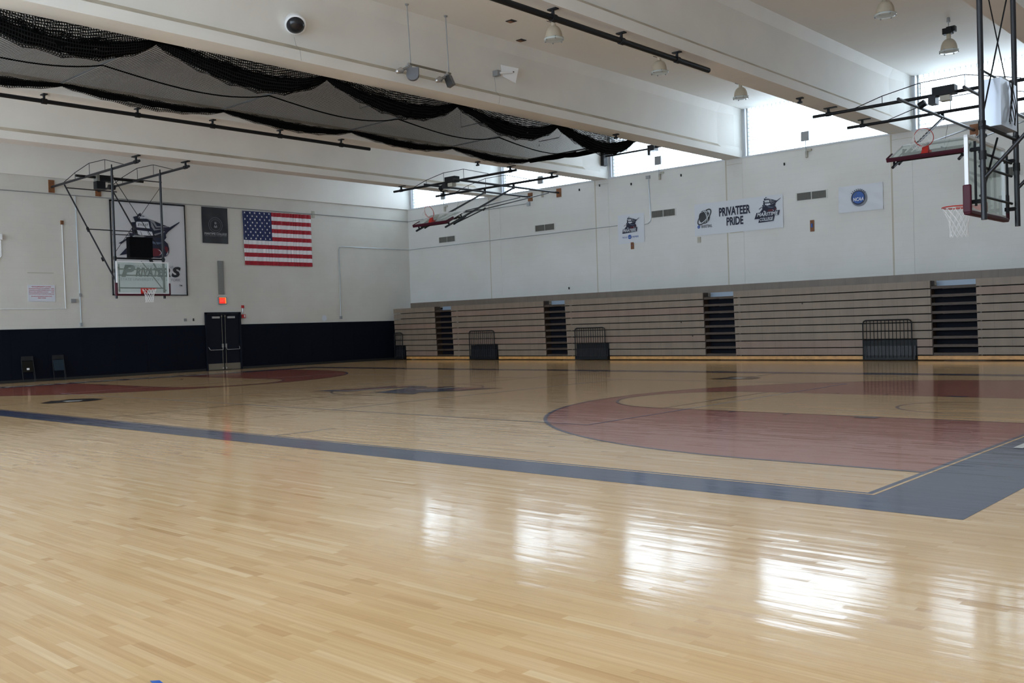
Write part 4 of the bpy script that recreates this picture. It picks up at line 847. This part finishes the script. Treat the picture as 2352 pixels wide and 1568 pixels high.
def main_hoop(label):
    X0 = 1.22; t = thing('basketball_backstop', label, 'basketball hoop', (X0, CY, 0))
    board_parts(t, Matrix.Translation((X0, CY, 2.90)))
    ya, yb = CY-.84, CY+.84; PXX = X0-.22
    skew = {ya: (-.17, .14), yb: (-.17, .17)}
    for y in (ya, yb):
        s0, s1 = skew[y]
        rl = lambda x: y+s0+(s1-s0)*(x-WX0)/(2.45-WX0)
        rz_ = lambda x: 6.92+.14*(x-WX0)/(2.45-WX0)
        Q = lambda x, dz=0: (x, rl(x), rz_(x)+dz)
        p = MB(); p.tube([Q(WX0+.02), Q(2.62)], .042, 'dark_steel', 12); p.build('ceiling_rail', t)
        p = MB(); p.tube([(2.42, rl(2.42), 7.08), (2.42, rl(2.42), 7.235)], .035, 'black_steel', 8); p.box(2.2, 2.64, rl(2.42)-.05, rl(2.42)+.05, 7.22, 7.25, 'black_steel'); p.tube([Q(2.34, .0), Q(2.50, 0)], .062, 'black_steel', 12); p.build('beam_clamp', t)
        p = MB(); yy = rl(WX0); p.box(WX0, WX0+.04, yy-.10, yy+.10, 6.72, 7.17, 'wood_plate'); p.build('wall_plate', t)
        p = MB(); top = [Q(-2.45, .03), Q(-1.6, .25), Q(-.6, .42), Q(.45, .38), Q(1.65, .04)]
        p.tube(top, .013, 'dark_steel', 6)
        for q in ((-1.6, .25), (-.6, .42), (.45, .38)): p.tube([Q(q[0]), Q(*q)], .010, 'dark_steel', 6)
        p.build('truss_rod', t)
        s = 1 if y > CY else -1
        p = MB(); p.tube([(PXX, y, 2.75), (PXX, y+.0, 7.02)], .040, 'dark_steel', 12); p.tube([(PXX, y, 6.96), (PXX, y, 7.15)], .022, 'black_steel', 8); p.tube([(PXX, y, 3.60), (PXX, y, 3.72)], .052, 'black_steel', 12); p.tube([(PXX, y, 4.02), (PXX, y, 4.14)], .052, 'black_steel', 12); p.build('post', t)
        p = MB(); p.tube([(-2.38, rl(-2.38), 6.88), (-.87, y-.03, 5.22), (PXX-.02, y, 3.34)], .026, 'dark_steel', 10); p.tube([(-.9, y-.03, 5.25), (-.80, y-.03, 5.12)], .045, 'black_steel', 8); p.tube([(.10, y-.02, 4.15), (.18, y-.02, 4.05)], .038, 'black_steel', 8); p.build('diagonal_brace', t)
    p = MB(); p.tube([(-.9, ya-.35, 7.0), (-.9, yb+.35, 7.0)], .045, 'black_steel', 12); p.build('cross_pipe', t)
    p = MB(); p.box(-1.02, -.78, CY-.50, CY+.05, 6.88, 7.08, 'black_steel'); p.box(-1.03, -.76, CY-.53, CY-.44, 6.86, 7.10, 'vent_grey'); p.box(-1.03, -.76, CY-.03, CY+.06, 6.86, 7.10, 'vent_grey'); p.box(-1.02, -.75, CY-.55, CY-.25, 6.60, 6.86, 'black_steel'); p.tube([(-.85, CY-.1, 6.70), (-.85, CY+.12, 6.70)], .09, 'dark_steel', 10); p.build('winch_motor', t)
    for x, z, r in ((-2.33, 6.78, .020), (-.87, 5.2, .018), (PXX, 6.72, .018), (PXX, 5.0-.14, .016)):
        p = MB(); p.tube([(x, ya-.05-.03*(x < 0), z), (x, yb+.05, z)], r, 'dark_steel', 8); p.build('cross_bar', t)
    p = MB(); p.tube([(PXX, ya-.05, 4.08), (PXX, yb+.06, 4.08)], .028, 'black_steel', 10); p.build('cross_bar', t)
    p = MB(); p.tube([(PXX, yb, 6.55), (PXX, ya, 4.25)], .009, 'black_steel', 5); p.tube([(PXX-.03, ya, 6.8), (PXX-.03, yb, 4.3)], .012, 'black_steel', 5); p.build('cross_cable', t)
    return t
H1 = main_hoop('lowered basketball hoop in front of the ship banner')
H2 = copy_tree(H1); H2.location = (L-1.22, CY, 0); H2.rotation_euler = (0, 0, PI); H2['label'] = 'near lowered basketball hoop with posts at the right picture edge'
def shot_clock(label):
    t = thing('shot_clock', label, 'shot clock', (1.0, CY, 4.12))
    p = MB(); p.box(.86, 1.08, CY-.37, CY+.43, 4.12, 4.80, 'matte_black'); p.build('casing', t)
    p = MB(); p.box(1.08, 1.10, CY-.37, CY+.43, 4.12, 4.80, 'matte_black'); p.build('display', t)
    p = MB(); p.box(.90, 1.04, CY-.16, CY+.16, 4.80, 4.86, 'grey_metal'); p.build('horn', t)
    p = MB()
    for i in range(6):
        a = i*.9; p.tube([(.84-.02*(i % 3), CY-.1+.09*math.sin(a+k*.8)+.04*i, 4.78-.10*k+.02*math.sin(a*3)) for k in range(7)], .007, 'black_rubber', 5)
    p.build('cable', t); return t
S1 = shot_clock('black shot clock above the far hoop backboard'); S2 = copy_tree(S1); S2.location = (L-1.0, CY, 4.12); S2.rotation_euler = (0, 0, PI); S2['label'] = 'silver backed shot clock with loose cables above the near hoop'
for ch in S2.children:
    if ch.name.startswith('casing'):
        ch.data = ch.data.copy(); ch.data.materials[0] = mat('casing_silver', (.45, .48, .54), .35, metal=.5)

# folded cross court backstops by the bleacher wall
def cross_hoop(label, xc=5.40):
    t = thing('folded_backstop', label, 'basketball hoop', (xc, 20.0, 0))
    ca, sa = .903, .43        # along the board upward:   (0, ca, sa);   out of the board: (0, -sa, ca)
    T = Matrix(((0, -1, 0, xc), (-sa, 0, ca, 16.84), (ca, 0, sa, 5.40), (0, 0, 0, 1)))
    T = Matrix(((0, 1, 0, xc), (-sa, 0, ca, 16.84), (ca, 0, sa, 5.40), (0, 0, 0, 1)))
    board_parts(t, T, netdown=(-.5, -.3, -.5), folded=True)
    for y in (18.10, 20.45):
        p = MB(); p.tube([(xc-3.45, y, 7.07), (xc+3.3, y, 7.07)], .045, 'black_steel', 12); p.build('ceiling_rail', t)
        for x in (xc-3.0, xc+3.0):
            p = MB(); p.box(x-.12, x+.24, y-.05, y+.05, 7.225, 7.25, 'black_steel'); p.tube([(x, y, 7.07), (x, y, 7.235)], .04, 'black_steel', 8); p.tube([(x-.07, y, 7.07), (x+.07, y, 7.07)], .06, 'black_steel', 12); p.build('beam_clamp', t)
        p = MB(); pts = [(xc-2.3, y, 7.09), (xc-1.5, y, 7.30), (xc-.5, y, 7.46), (xc+.6, y, 7.46), (xc+1.9, y, 7.12)]; p.tube(pts, .012, 'black_steel', 6)
        for q in pts[1:4]: p.tube([(q[0], y, 7.07), q], .009, 'black_steel', 6)
        p.build('truss_rod', t)
    for s in (-1, 1):
        x = xc+s*.80
        p = MB(); p.tube([(x, 17.35, 6.98), (x, WY1-.03, 6.98)], .042, 'dark_steel', 12); p.build('support_pipe', t)
        p = MB(); p.box(x-.12, x+.12, WY1-.04, WY1, 6.80, 7.16, 'wood_plate'); p.build('wall_plate', t)
        p = MB(); p.tube([(x, 20.70, 6.95), (x, 16.86, 5.17)], .038, 'dark_steel', 12); p.tube([(x, 20.70, 6.90), (x, 20.70, 7.08)], .05, 'black_steel', 8); p.build('post', t)
        p = MB(); p.tube([(x, 22.86, 6.92), (x, 18.96, 5.98)], .022, 'dark_steel', 8); p.tube([(x, 18.96, 5.98), (x, 17.42, 5.36)], .024, 'dark_steel', 8); p.tube([(x, 19.02, 6.02), (x, 18.9, 5.94)], .04, 'black_steel', 8); p.tube([(x, 17.3, 5.30), (x, 17.9, 5.62)], .03, 'black_steel', 8); p.build('folding_brace', t)
    p = MB(); p.tube([(xc-.85, 18.96, 5.98), (xc+.85, 18.96, 5.98)], .022, 'dark_steel', 8); p.build('cross_bar', t)
    p = MB(); p.tube([(xc-.85, 17.9, 5.62), (xc+.85, 17.9, 5.62)], .026, 'dark_steel', 8); p.build('cross_bar', t)
    p = MB(); p.box(xc-.10, xc+.45, 17.75, 18.02, 6.98, 7.20, 'black_steel'); p.box(xc-.18, xc+.0, 17.7, 17.98, 6.78, 6.98, 'dark_steel'); p.tube([(xc-.45, 17.85, 6.80), (xc-.30, 17.85, 6.88)], .09, 'black_steel', 10); p.box(xc+.1, xc+.34, 17.72, 17.94, 6.82, 6.95, 'plate_beige'); p.build('winch_motor', t)
    p = MB(); p.tube([(xc-.3, 17.85, 6.85), (xc+.1, 18.3, 6.3), (xc+.1, 18.0, 5.75)], .005, 'black_rubber', 5); p.build('hoist_cable', t)
    return t
F1 = cross_hoop('folded up basketball hoop near the far corner windows')
F2 = copy_tree(F1); F2.location = (23.43, 20.0, 0); F2['label'] = 'folded up basketball hoop behind the near hoop at right'
